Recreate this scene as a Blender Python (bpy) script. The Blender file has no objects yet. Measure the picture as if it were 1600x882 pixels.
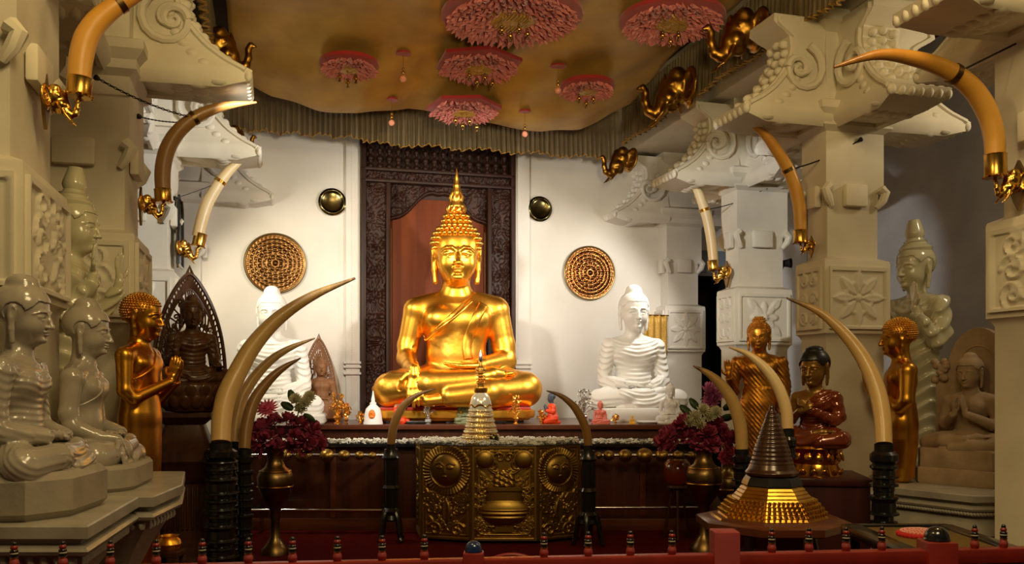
import bpy, bmesh, math, random
import numpy as np
from mathutils import Vector, Matrix, Euler
rnd = random.Random(7)
PI = math.pi
SC = bpy.context.scene
COL = SC.collection
F_PX, HX, HY, CAMZ = 1400.0, 800.0, 595.0, 1.55
C15, S15 = math.cos(math.radians(15)), math.sin(math.radians(15))

def P(px, py, d):
    return Vector(((px - HX) * d / F_PX, d, CAMZ - (py - HY) * d / F_PX))
def K(d):
    return d / F_PX
def Hc(u, v, z=0.0):
    """hall coordinates (u across, v along the hall) to world"""
    return Vector((u * C15 - v * S15, u * S15 + v * C15, z))
HALL = math.radians(15)

# ------------------------------------------------------------------ objects
def empty(name, loc, rz=0.0, label=None, cat=None, group=None):
    o = bpy.data.objects.new(name, None)
    COL.objects.link(o)
    o.location = loc
    o.rotation_euler = (0, 0, rz)
    o.empty_display_size = .1
    tag(o, label, cat, group)
    return o
def tag(o, label=None, cat=None, group=None, kind=None):
    if label: o['label'] = label
    if cat: o['category'] = cat
    if group: o['group'] = group
    if kind: o['kind'] = kind
    return o
def link(name, me, mat, parent=None):
    o = bpy.data.objects.new(name, me)
    COL.objects.link(o)
    if parent is not None: o.parent = parent
    if mat is not None: me.materials.append(mat)
    return o
def copy_tree(o, parent=None):
    c = o.copy()
    COL.objects.link(c)
    c.parent = parent
    for ch in list(o.children):
        copy_tree(ch, c)
    return c
def struct(o):
    o['kind'] = 'structure'
    return o

def rotm(rx=0, ry=0, rz=0):
    return Euler((rx, ry, rz)).to_matrix().to_4x4()
def T(x, y=None, z=None):
    return Matrix.Translation(Vector((x, y, z)) if y is not None else Vector(x))

def catmull(pts, n=6):
    pts = [Vector(p) for p in pts]
    out = []
    for i in range(len(pts) - 1):
        p0 = pts[i - 1] if i > 0 else pts[i] * 2 - pts[i + 1]
        p1, p2 = pts[i], pts[i + 1]
        p3 = pts[i + 2] if i + 2 < len(pts) else pts[i + 1] * 2 - pts[i]
        for j in range(n):
            t = j / n
            out.append(0.5 * ((2 * p1) + (p2 - p0) * t + (2 * p0 - 5 * p1 + 4 * p2 - p3) * t * t + (3 * p1 - p0 - 3 * p2 + p3) * t ** 3))
    out.append(pts[-1])
    return out

class MB:
    """collects shapes; build() links them as ONE mesh"""
    def __init__(s):
        s.v, s.f = [], []
    def add(s, vs, fs, m=None):
        b = len(s.v)
        if m is not None:
            s.v.extend(tuple(m @ Vector(p)) for p in vs)
        else:
            s.v.extend(tuple(p) for p in vs)
        s.f.extend(tuple(i + b for i in f) for f in fs)
        return s
    def box(s, c, h, m=None, bev=0.0):
        x, y, z = h
        if bev <= 0:
            vs = [(c[0] + a * x, c[1] + b * y, c[2] + e * z) for a in (-1, 1) for b in (-1, 1) for e in (-1, 1)]
            fs = [(0, 1, 3, 2), (4, 6, 7, 5), (0, 4, 5, 1), (2, 3, 7, 6), (0, 2, 6, 4), (1, 5, 7, 3)]
            return s.add(vs, fs, m)
        bm = bmesh.new()
        bmesh.ops.create_cube(bm, size=2)
        for w in bm.verts:
            w.co = Vector((w.co.x * x, w.co.y * y, w.co.z * z))
        bmesh.ops.bevel(bm, geom=list(bm.edges), offset=min(bev, .95 * min(x, y, z)), segments=2, affect='EDGES', profile=.5)
        bm.verts.index_update()
        vs = [(w.co.x + c[0], w.co.y + c[1], w.co.z + c[2]) for w in bm.verts]
        fs = [tuple(w.index for w in f.verts) for f in bm.faces]
        bm.free()
        return s.add(vs, fs, m)
    def lathe(s, prof, n=24, c=(0, 0, 0), m=None, ang=0.0, sx=1.0, sy=1.0):
        vs, fs = [], []
        for r, z in prof:
            for i in range(n):
                a = ang + 2 * PI * i / n
                vs.append((c[0] + max(r, 1e-5) * math.cos(a) * sx, c[1] + max(r, 1e-5) * math.sin(a) * sy, c[2] + z))
        for j in range(len(prof) - 1):
            for i in range(n):
                k = (i + 1) % n
                fs.append((j * n + i, j * n + k, (j + 1) * n + k, (j + 1) * n + i))
        if prof[0][0] > 1e-4: fs.append(tuple(range(n))[::-1])
        if prof[-1][0] > 1e-4: fs.append(tuple((len(prof) - 1) * n + i for i in range(n)))
        return s.add(vs, fs, m)
    def tube(s, pts, rad, n=8, m=None, closed=False, flat=1.0):
        pts = [Vector(p) for p in pts]
        N = len(pts)
        if not hasattr(rad, '__len__'): rad = [rad] * N
        vs, fs = [], []
        up = None
        for i, p in enumerate(pts):
            if closed: t = pts[(i + 1) % N] - pts[i - 1]
            else: t = pts[min(i + 1, N - 1)] - pts[max(i - 1, 0)]
            if t.length < 1e-9: t = Vector((0, 0, 1))
            t.normalize()
            if up is None:
                up = t.orthogonal().normalized()
            up = (up - t * up.dot(t))
            if up.length < 1e-6: up = t.orthogonal()
            up.normalize()
            w = t.cross(up)
            for k in range(n):
                a = 2 * PI * k / n
                vs.append(p + (up * math.cos(a) + w * math.sin(a) * flat) * rad[i])
        M = N if closed else N - 1
        for j in range(M):
            j2 = (j + 1) % N
            for k in range(n):
                k2 = (k + 1) % n
                fs.append((j * n + k, j * n + k2, j2 * n + k2, j2 * n + k))
        if not closed:
            fs.append(tuple(range(n))[::-1])
            fs.append(tuple((N - 1) * n + k for k in range(n)))
        return s.add(vs, fs, m)
    def sphere(s, c, r, nu=10, nv=7, m=None):
        rr = r if hasattr(r, '__len__') else (r, r, r)
        vs = [(c[0], c[1], c[2] - rr[2])]
        for j in range(1, nv):
            b = -PI / 2 + PI * j / nv
            for i in range(nu):
                a = 2 * PI * i / nu
                vs.append((c[0] + rr[0] * math.cos(b) * math.cos(a), c[1] + rr[1] * math.cos(b) * math.sin(a), c[2] + rr[2] * math.sin(b)))
        vs.append((c[0], c[1], c[2] + rr[2]))
        fs = [(0, 1 + (i + 1) % nu, 1 + i) for i in range(nu)]
        for j in range(nv - 2):
            for i in range(nu):
                k = (i + 1) % nu
                a, b = 1 + j * nu, 1 + (j + 1) * nu
                fs.append((a + i, a + k, b + k, b + i))
        e = len(vs) - 1
        fs += [(1 + (nv - 2) * nu + i, 1 + (nv - 2) * nu + (i + 1) % nu, e) for i in range(nu)]
        return s.add(vs, fs, m)
    def prism(s, poly, y0, y1, m=None):
        """poly in (x,z), extruded along y"""
        n = len(poly)
        vs = [(p[0], y0, p[1]) for p in poly] + [(p[0], y1, p[1]) for p in poly]
        fs = [tuple(range(n)), tuple(range(2 * n - 1, n - 1, -1))]
        for i in range(n):
            k = (i + 1) % n
            fs.append((i, i + n, k + n, k))
        return s.add(vs, fs, m)
    def slab(s, poly, z0, z1, m=None):
        n = len(poly)
        vs = [(p[0], p[1], z0) for p in poly] + [(p[0], p[1], z1) for p in poly]
        fs = [tuple(range(n))[::-1], tuple(range(n, 2 * n))]
        for i in range(n):
            k = (i + 1) % n
            fs.append((i, k, k + n, i + n))
        return s.add(vs, fs, m)
    def stack(s, poly_fn, levels, m=None):
        """levels: list of (offset, z); poly_fn(offset)->2D ring; lofted moulding"""
        rings = [poly_fn(o) for o, z in levels]
        n = len(rings[0])
        vs = [(p[0], p[1], z) for r, (o, z) in zip(rings, levels) for p in r]
        fs = [tuple(range(n))[::-1], tuple((len(levels) - 1) * n + i for i in range(n))]
        for j in range(len(levels) - 1):
            for i in range(n):
                k = (i + 1) % n
                fs.append((j * n + i, j * n + k, (j + 1) * n + k, (j + 1) * n + i))
        return s.add(vs, fs, m)
    def grid(s, fn, nu, nv, m=None):
        vs = [fn(i / nu, j / nv) for j in range(nv + 1) for i in range(nu + 1)]
        fs = [(j * (nu + 1) + i, j * (nu + 1) + i + 1, (j + 1) * (nu + 1) + i + 1, (j + 1) * (nu + 1) + i) for j in range(nv) for i in range(nu)]
        return s.add(vs, fs, m)
    def build(s, name, mat, parent=None, ang=35, smooth=True):
        me = bpy.data.meshes.new(name)
        me.from_pydata(s.v, [], s.f)
        bm = bmesh.new(); bm.from_mesh(me)
        bmesh.ops.recalc_face_normals(bm, faces=bm.faces)
        bm.to_mesh(me); bm.free()
        if smooth:
            me.shade_smooth()
            me.set_sharp_from_angle(angle=math.radians(ang))
        return link(name, me, mat, parent)

def ring(rx, ry, n=24, c=(0, 0, 0), ax='z'):
    out = []
    for i in range(n):
        a = 2 * PI * i / n
        x, y = rx * math.cos(a), ry * math.sin(a)
        out.append({'z': (c[0] + x, c[1] + y, c[2]), 'y': (c[0] + x, c[1], c[2] + y), 'x': (c[0], c[1] + x, c[2] + y)}[ax])
    return out

# ------------------------------------------------------------------ relief plates (height fields as real geometry)
def relief(name, w, h, fn, mat, parent=None, nx=60, nz=60, thick=.02, loc=None, rz=0.0, m=None):
    """plate in the xz plane facing -y, centred; fn(X,Z)->height array (metres, outwards)"""
    xs = np.linspace(-w / 2, w / 2, nx + 1); zs = np.linspace(-h / 2, h / 2, nz + 1)
    X, Z = np.meshgrid(xs, zs)
    Hh = np.asarray(fn(X, Z), dtype=float) + 0 * X
    V = np.stack([X, -Hh - thick, Z], -1).reshape(-1, 3)
    q = (np.arange(nz)[:, None] * (nx + 1) + np.arange(nx)[None]).reshape(-1)
    F = np.stack([q, q + 1, q + nx + 2, q + nx + 1], -1).tolist()
    vs = V.tolist()
    # rim to the back
    rim = [i for i in range(nx + 1)] + [(j) * (nx + 1) + nx for j in range(1, nz + 1)] + [nz * (nx + 1) + i for i in range(nx - 1, -1, -1)] + [j * (nx + 1) for j in range(nz - 1, 0, -1)]
    b = len(vs)
    vs += [[vs[i][0], 0.0, vs[i][2]] for i in rim]
    n = len(rim)
    F += [[rim[k], b + k, b + (k + 1) % n, rim[(k + 1) % n]] for k in range(n)]
    mb = MB(); mb.add(vs, F, m)
    o = mb.build(name, mat, parent, ang=50)
    if loc is not None: o.location = loc
    if rz: o.rotation_euler = (0, 0, rz)
    return o
def sst(a, b, x):
    t = np.clip((x - a) / (b - a), 0, 1)
    return t * t * (3 - 2 * t)
def bumpd(d, w):
    """rounded ridge of half-width w around distance 0"""
    return np.sqrt(np.clip(1 - (d / w) ** 2, 0, 1))
def dseg(X, Z, a, b):
    ax, az = a; bx, bz = b
    t = np.clip(((X - ax) * (bx - ax) + (Z - az) * (bz - az)) / ((bx - ax) ** 2 + (bz - az) ** 2 + 1e-9), 0, 1)
    return np.hypot(X - ax - t * (bx - ax), Z - az - t * (bz - az))
def dpoly(X, Z, pts):
    d = None
    for a, b in zip(pts[:-1], pts[1:]):
        e = dseg(X, Z, a, b)
        d = e if d is None else np.minimum(d, e)
    return d
def spiral(cx, cz, r0, turns, a0, n=26, mir=1):
    return [(cx + mir * r0 * (1 - .85 * i / n) * math.cos(a0 + turns * 2 * PI * i / n), cz + r0 * (1 - .85 * i / n) * math.sin(a0 + turns * 2 * PI * i / n)) for i in range(n + 1)]
def leafh(X, Z, cx, cz, ang, L, W):
    """almond leaf height 0..1 with a mid rib"""
    c, s_ = math.cos(ang), math.sin(ang)
    u = ((X - cx) * c + (Z - cz) * s_) / L
    v = (-(X - cx) * s_ + (Z - cz) * c) / W
    prof = np.clip(u * (1 - u) * 4, 0, 1)
    e = np.clip(1 - np.abs(v) / (prof + 1e-6), 0, 1) * (u > 0) * (u < 1)
    return sst(0, .45, e) * (.7 + .3 * np.abs(v))
# ------------------------------------------------------------------ materials
def new_mat(name):
    m = bpy.data.materials.new(name); m.use_nodes = True
    nt = m.node_tree
    return m, nt, nt.nodes['Principled BSDF']
def mat(name, col, rough=.5, metal=0.0, noise=None, bump=None, coat=0.0, spec=.5, trans=0.0, sheen=0.0, sss=0.0, noisescale=8.0, detail=4.0, coord='Object', alpha=1.0, bumpkind='noise', rough_var=0.0, voro=None):
    """noise: second colour mixed by noise; bump: (scale, strength, distance)"""
    m, nt, b = new_mat(name)
    N, L = nt.nodes, nt.links
    b.inputs['Base Color'].default_value = (*col, 1)
    b.inputs['Roughness'].default_value = rough
    b.inputs['Metallic'].default_value = metal
    b.inputs['Specular IOR Level'].default_value = spec
    b.inputs['Coat Weight'].default_value = coat
    b.inputs['Coat Roughness'].default_value = .12
    b.inputs['Transmission Weight'].default_value = trans
    b.inputs['Alpha'].default_value = alpha
    if sheen: b.inputs['Sheen Weight'].default_value = sheen
    if sss:
        b.inputs['Subsurface Weight'].default_value = sss
        b.inputs['Subsurface Radius'].default_value = (.06, .04, .02)
        b.inputs['Subsurface Scale'].default_value = .3
    tc = N.new('ShaderNodeTexCoord')
    if noise is not None or rough_var:
        nz = N.new('ShaderNodeTexNoise')
        nz.inputs['Scale'].default_value = noisescale
        nz.inputs['Detail'].default_value = detail
        L.new(tc.outputs[coord], nz.inputs['Vector'])
        if noise is not None:
            cr = N.new('ShaderNodeValToRGB')
            cr.color_ramp.elements[0].position = .35
            cr.color_ramp.elements[1].position = .68
            cr.color_ramp.elements[0].color = (*col, 1)
            cr.color_ramp.elements[1].color = (*noise, 1)
            L.new(nz.outputs['Fac'], cr.inputs['Fac'])
            L.new(cr.outputs['Color'], b.inputs['Base Color'])
        if rough_var:
            mr = N.new('ShaderNodeMapRange')
            mr.inputs['To Min'].default_value = rough - rough_var
            mr.inputs['To Max'].default_value = rough + rough_var
            L.new(nz.outputs['Fac'], mr.inputs['Value'])
            L.new(mr.outputs['Result'], b.inputs['Roughness'])
    if bump is not None:
        bp = N.new('ShaderNodeBump')
        bp.inputs['Strength'].default_value = bump[1]
        bp.inputs['Distance'].default_value = bump[2]
        if bumpkind == 'noise':
            t = N.new('ShaderNodeTexNoise'); t.inputs['Scale'].default_value = bump[0]; t.inputs['Detail'].default_value = 5
            out = t.outputs['Fac']
        elif bumpkind == 'voronoi':
            t = N.new('ShaderNodeTexVoronoi'); t.inputs['Scale'].default_value = bump[0]; t.feature = 'SMOOTH_F1'
            out = t.outputs['Distance']
        elif bumpkind == 'curl':
            t0 = N.new('ShaderNodeTexNoise'); t0.inputs['Scale'].default_value = bump[0] * .25
            L.new(tc.outputs[coord], t0.inputs['Vector'])
            t = N.new('ShaderNodeTexWave'); t.wave_type = 'RINGS'; t.inputs['Scale'].default_value = bump[0] * .3
            t.inputs['Distortion'].default_value = 9; t.inputs['Detail'].default_value = 2; t.inputs['Detail Scale'].default_value = 1.6
            out = t.outputs['Fac']
        L.new(tc.outputs[coord], t.inputs['Vector'])
        L.new(out, bp.inputs['Height'])
        L.new(bp.outputs['Normal'], b.inputs['Normal'])
    return m
def wood(name, c1, c2, rough=.35, scale=1.0, coat=.2, stretch=(1, 1, .08)):
    m, nt, b = new_mat(name)
    N, L = nt.nodes, nt.links
    tc = N.new('ShaderNodeTexCoord'); mp = N.new('ShaderNodeMapping')
    mp.inputs['Scale'].default_value = stretch
    L.new(tc.outputs['Object'], mp.inputs['Vector'])
    nz = N.new('ShaderNodeTexNoise'); nz.inputs['Scale'].default_value = 14 * scale; nz.inputs['Detail'].default_value = 6; nz.inputs['Distortion'].default_value = .6
    L.new(mp.outputs['Vector'], nz.inputs['Vector'])
    cr = N.new('ShaderNodeValToRGB')
    cr.color_ramp.elements[0].position = .3; cr.color_ramp.elements[1].position = .7
    cr.color_ramp.elements[0].color = (*c1, 1); cr.color_ramp.elements[1].color = (*c2, 1)
    L.new(nz.outputs['Fac'], cr.inputs['Fac']); L.new(cr.outputs['Color'], b.inputs['Base Color'])
    b.inputs['Roughness'].default_value = rough
    b.inputs['Coat Weight'].default_value = coat
    b.inputs['Specular IOR Level'].default_value = .3
    return m
def attr_mat(name, attr, stops, rough=.4, noise_amt=.25, scale=(10, 10, 3), coat=0.1, bump=0.1):
    """colour along a stored 0..1 attribute (the thing's own colouring), broken up with noise"""
    m, nt, b = new_mat(name)
    N, L = nt.nodes, nt.links
    at = N.new('ShaderNodeAttribute'); at.attribute_name = attr
    tc = N.new('ShaderNodeTexCoord'); mp = N.new('ShaderNodeMapping'); mp.inputs['Scale'].default_value = scale
    L.new(tc.outputs['Object'], mp.inputs['Vector'])
    nz = N.new('ShaderNodeTexNoise'); nz.inputs['Scale'].default_value = 2.0; nz.inputs['Detail'].default_value = 6
    L.new(mp.outputs['Vector'], nz.inputs['Vector'])
    ma = N.new('ShaderNodeMath'); ma.operation = 'MULTIPLY_ADD'; ma.inputs[1].default_value = noise_amt; ma.inputs[2].default_value = -noise_amt / 2
    L.new(nz.outputs['Fac'], ma.inputs[0])
    ad = N.new('ShaderNodeMath'); ad.operation = 'ADD'
    L.new(at.outputs['Fac'], ad.inputs[0]); L.new(ma.outputs[0], ad.inputs[1])
    cr = N.new('ShaderNodeValToRGB')
    e = cr.color_ramp.elements
    while len(e) < len(stops): e.new(.5)
    for el, (p, c) in zip(e, stops):
        el.position = p; el.color = (*c, 1)
    L.new(ad.outputs[0], cr.inputs['Fac']); L.new(cr.outputs['Color'], b.inputs['Base Color'])
    b.inputs['Roughness'].default_value = rough; b.inputs['Coat Weight'].default_value = coat
    if bump:
        bp = N.new('ShaderNodeBump'); bp.inputs['Strength'].default_value = bump; bp.inputs['Distance'].default_value = .01
        L.new(nz.outputs['Fac'], bp.inputs['Height']); L.new(bp.outputs['Normal'], b.inputs['Normal'])
    return m
M = {}
M['gold'] = mat('polished gold', (1.0, .52, .065), .34, 1.0, noise=(.95, .44, .045), noisescale=5, rough_var=.05)
M['gold_robe'] = mat('embossed gold robe', (1.0, .52, .07), .36, 1.0, noise=(.92, .45, .055), noisescale=40, bump=(22, .25, .006), bumpkind='voronoi')
M['gold_hair'] = mat('gold hair curls', (.95, .50, .08), .3, 1.0)
M['gold_dark'] = mat('aged gold leaf', (.72, .34, .04), .32, 1.0, noise=(.55, .25, .03), noisescale=6, rough_var=.06)
M['gold_dark_hair'] = mat('aged gold curls', (.75, .40, .07), .35, 1.0)
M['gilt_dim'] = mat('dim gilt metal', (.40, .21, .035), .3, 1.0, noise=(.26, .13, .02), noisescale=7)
M['gold_paint'] = mat('gold painted plinth', (.95, .50, .05), .38, .85, noise=(.85, .42, .05), noisescale=9)
M['bronze_gold'] = mat('matt gilt bronze', (.62, .27, .03), .38, .9, noise=(.46, .18, .02), noisescale=7)
M['marble_white'] = mat('white marble', (.86, .84, .79), .38, 0, noise=(.8, .78, .73), noisescale=3, sss=.15)
M['plaster_white'] = mat('white painted figurine', (.88, .86, .84), .4)
M['marble_grey'] = mat('glossy veined marble', (.42, .37, .295), .2, 0, noise=(.31, .272, .215), noisescale=4, coat=.55, detail=7)
M['marble_pale'] = mat('polished pale greenish marble', (.60, .56, .36), .2, 0, noise=(.52, .48, .31), noisescale=2.5, coat=.5)
M['stone_slab'] = mat('grey stone slab', (.36, .31, .23), .55, 0, noise=(.30, .26, .20), noisescale=9, bump=(30, .25, .01))
M['sandstone'] = mat('brown sandstone', (.43, .31, .19), .7, 0, noise=(.34, .235, .135), noisescale=10, bump=(40, .3, .008))
M['ped'] = mat('carved grey marble pedestal', (.44, .40, .32), .42, 0, noise=(.33, .30, .24), noisescale=7, coat=.15, bump=(26, .2, .008))
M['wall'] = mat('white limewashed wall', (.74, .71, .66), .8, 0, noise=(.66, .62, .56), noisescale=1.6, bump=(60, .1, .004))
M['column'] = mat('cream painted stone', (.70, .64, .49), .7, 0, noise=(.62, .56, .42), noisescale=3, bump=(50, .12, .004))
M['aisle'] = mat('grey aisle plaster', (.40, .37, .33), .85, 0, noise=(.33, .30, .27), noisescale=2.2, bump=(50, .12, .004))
M['bluegrey'] = mat('blue grey door jamb', (.16, .19, .21), .7)
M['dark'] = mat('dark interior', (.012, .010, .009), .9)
M['ceil'] = mat('dark brown ceiling', (.05, .033, .016), .8)
M['doorwood'] = wood('dark carved teak', (.020, .007, .004), (.042, .013, .007), .5, 1.0, .0)
M['panelwood'] = wood('red brown teak panel', (.115, .021, .004), (.185, .040, .007), .65, .7, 0)
M['altarwood'] = wood('polished mahogany', (.085, .022, .009), (.15, .042, .016), .35, .8, .3, (.08, 1, 1))
M['altarfront'] = wood('altar panel mahogany', (.05, .014, .007), (.10, .028, .011), .4, .8, .2)
M['darkwood'] = wood('carved brown wood', (.045, .017, .007), (.10, .04, .014), .42, 1.5, .2)
M['shrinewood'] = wood('carved shrine pedestal wood', (.035, .012, .006), (.07, .025, .010), .45, 1.5, .15)
M['lightwood'] = wood('light carved sandalwood', (.20, .09, .04), (.30, .14, .06), .5, 1.5, .05)
M['black'] = mat('black lacquered wood', (.008, .008, .008), .25, 0, coat=.4, bump=(60, .1, .003))
M['blackiron'] = mat('dark iron', (.02, .017, .014), .5, .6)
M['brass'] = mat('polished brass', (.72, .42, .09), .25, 1.0, noise=(.5, .27, .05), noisescale=12, rough_var=.08)
M['brass_old'] = mat('old embossed brass', (.46, .29, .07), .4, 1.0, noise=(.30, .185, .045), noisescale=6, rough_var=.1, bump=(70, .15, .004))
M['brass_dark'] = mat('tarnished brass vase', (.28, .18, .07), .35, 1.0, noise=(.18, .11, .04), noisescale=9)
M['copper'] = mat('copper plate', (.24, .12, .042), .34, 1.0, noise=(.13, .06, .02), noisescale=14)
M['copper_red'] = mat('reddish copper plate', (.30, .125, .04), .24, 1.0, noise=(.16, .06, .02), noisescale=14)
M['dishmetal'] = mat('dark brass dish', (.14, .115, .05), .18, 1.0)
M['steel'] = mat('chrome rail', (.75, .74, .72), .18, 1.0)
M['silver'] = mat('silver foil', (.75, .74, .72), .25, 1.0)
M['crystal'] = mat('crystal beads', (.80, .72, .50), .12, .45, spec=.8, coat=.6)
M['goldfoil'] = mat('gold foil flowers', (.95, .55, .12), .28, 1.0)
M['carpet'] = mat('red carpet', (.10, .004, .004), 1.0, 0, noise=(.06, .003, .003), noisescale=30, bump=(220, .4, .006), spec=.1)
M['redpaint'] = mat('red painted wood', (.30, .022, .014), .4, 0, noise=(.22, .018, .012), noisescale=7, coat=.15)
M['pinkpaint'] = mat('faded red paint', (.36, .05, .05), .5, 0, noise=(.27, .035, .035), noisescale=8)
M['bluepaint'] = mat('dark blue gloss paint', (.012, .03, .11), .18, 0, coat=.6)
M['blackpaint'] = mat('black gloss paint', (.01, .01, .012), .2, 0, coat=.6)
M['orangecloth'] = mat('orange robe paint', (.85, .07, .012), .5)
M['greyblue'] = mat('blue grey head paint', (.06, .075, .10), .4)
M['skin'] = mat('painted skin', (.55, .28, .16), .5)
M['pink'] = mat('pink paint', (.80, .20, .15), .45)
M['yellow'] = mat('yellow gilt paint', (.95, .50, .03), .4)
M['green'] = mat('grey green jade', (.22, .23, .11), .35, 0, noise=(.17, .19, .09), noisescale=20)
M['orange'] = mat('orange relief', (.85, .22, .02), .45)
M['redcushion'] = mat('red velvet cushion', (.5, .03, .015), .8, sheen=.3)
M['redlacq'] = mat('red brown lacquer', (.16, .02, .008), .16, 0, coat=.8)
M['robe_red'] = mat('lacquered red robe', (.20, .035, .010), .14, .25, coat=.9)
M['darkskin'] = mat('gilt dark skin', (.27, .14, .03), .3, .55)
M['blackhair'] = mat('black lacquer hair', (.006, .006, .006), .35)
M['lotusgold'] = mat('glossy gilt lotus', (.75, .36, .05), .17, 1.0, noise=(.45, .17, .02), noisescale=6)
M['maroonlacq'] = wood('maroon shrine cloth', (.035, .005, .004), (.06, .008, .006), .6)
M['stupabrown'] = mat('brown lacquered bell', (.07, .03, .015), .25, .2, noise=(.045, .018, .01), noisescale=14, coat=.5)
M['stupagold'] = mat('gilt stepped base', (.70, .42, .06), .3, 1.0, noise=(.5, .27, .04), noisescale=10)
M['gold_cloth'] = mat('gold brocade cloth', (.60, .36, .07), .5, .25, noise=(.42, .24, .04), noisescale=60, bump=(120, .3, .005))
M['doily_red'] = mat('red crochet', (.6, .02, .012), .8)
M['doily_white'] = mat('pink white crochet', (.85, .40, .32), .8)
M['petal_white'] = mat('white jasmine', (.82, .80, .70), .6)
M['maroonflower'] = mat('maroon petals', (.30, .028, .075), .6, 0, noise=(.46, .07, .15), noisescale=25)
M['pinkflower'] = mat('pink petals', (.88, .20, .33), .6, 0, noise=(.75, .12, .24), noisescale=25)
M['lilacflower'] = mat('lilac pink petals', (.62, .14, .42), .6, 0, noise=(.75, .35, .6), noisescale=30)
M['whiteflower'] = mat('cream petals', (.78, .74, .55), .6, 0, noise=(.62, .62, .38), noisescale=30)
M['leaf'] = mat('dark green leaves', (.025, .06, .012), .5)
M['pinkbead'] = mat('pink glass bead', (.9, .35, .22), .1, 0, coat=.6)
M['rosette'] = mat('pink ruched ribbon', (.58, .14, .12), .5, 0, noise=(.78, .28, .24), noisescale=30, sheen=.3)
M['redvelvet'] = mat('red velvet backing', (.36, .014, .012), .85, sheen=.3)
M['cream'] = mat('cream painted board', (.62, .58, .40), .6)
M['mirror'] = mat('dark mirror glass', (.35, .33, .22), .1, .7)
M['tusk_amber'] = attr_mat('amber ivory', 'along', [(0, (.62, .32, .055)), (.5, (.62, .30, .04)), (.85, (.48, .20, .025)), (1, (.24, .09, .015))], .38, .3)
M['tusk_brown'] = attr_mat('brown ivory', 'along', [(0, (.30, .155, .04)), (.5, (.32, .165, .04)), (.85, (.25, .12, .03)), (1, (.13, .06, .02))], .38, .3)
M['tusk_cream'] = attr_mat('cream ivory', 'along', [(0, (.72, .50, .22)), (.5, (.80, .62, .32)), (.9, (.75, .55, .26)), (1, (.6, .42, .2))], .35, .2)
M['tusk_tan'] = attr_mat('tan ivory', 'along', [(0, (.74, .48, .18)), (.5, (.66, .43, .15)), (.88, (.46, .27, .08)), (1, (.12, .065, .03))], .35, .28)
def cloth_mat(name, c1, c2, rough=.5, alpha=1.0, metal=.25, tr=.0):
    m = mat(name, c1, rough, metal, noise=c2, noisescale=3.0, detail=8, bump=(90, .12, .004), sheen=.05, alpha=alpha)
    return m
M['canopy'] = cloth_mat('gold satin canopy', (.52, .31, .05), (.38, .21, .028), .5, 1.0, .3)
M['valance'] = cloth_mat('sheer brown pleats', (.27, .20, .10), (.17, .12, .05), .6, .78, .15)
M['valance_hem'] = mat('gold hem', (.42, .24, .05), .5, .3)
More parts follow.
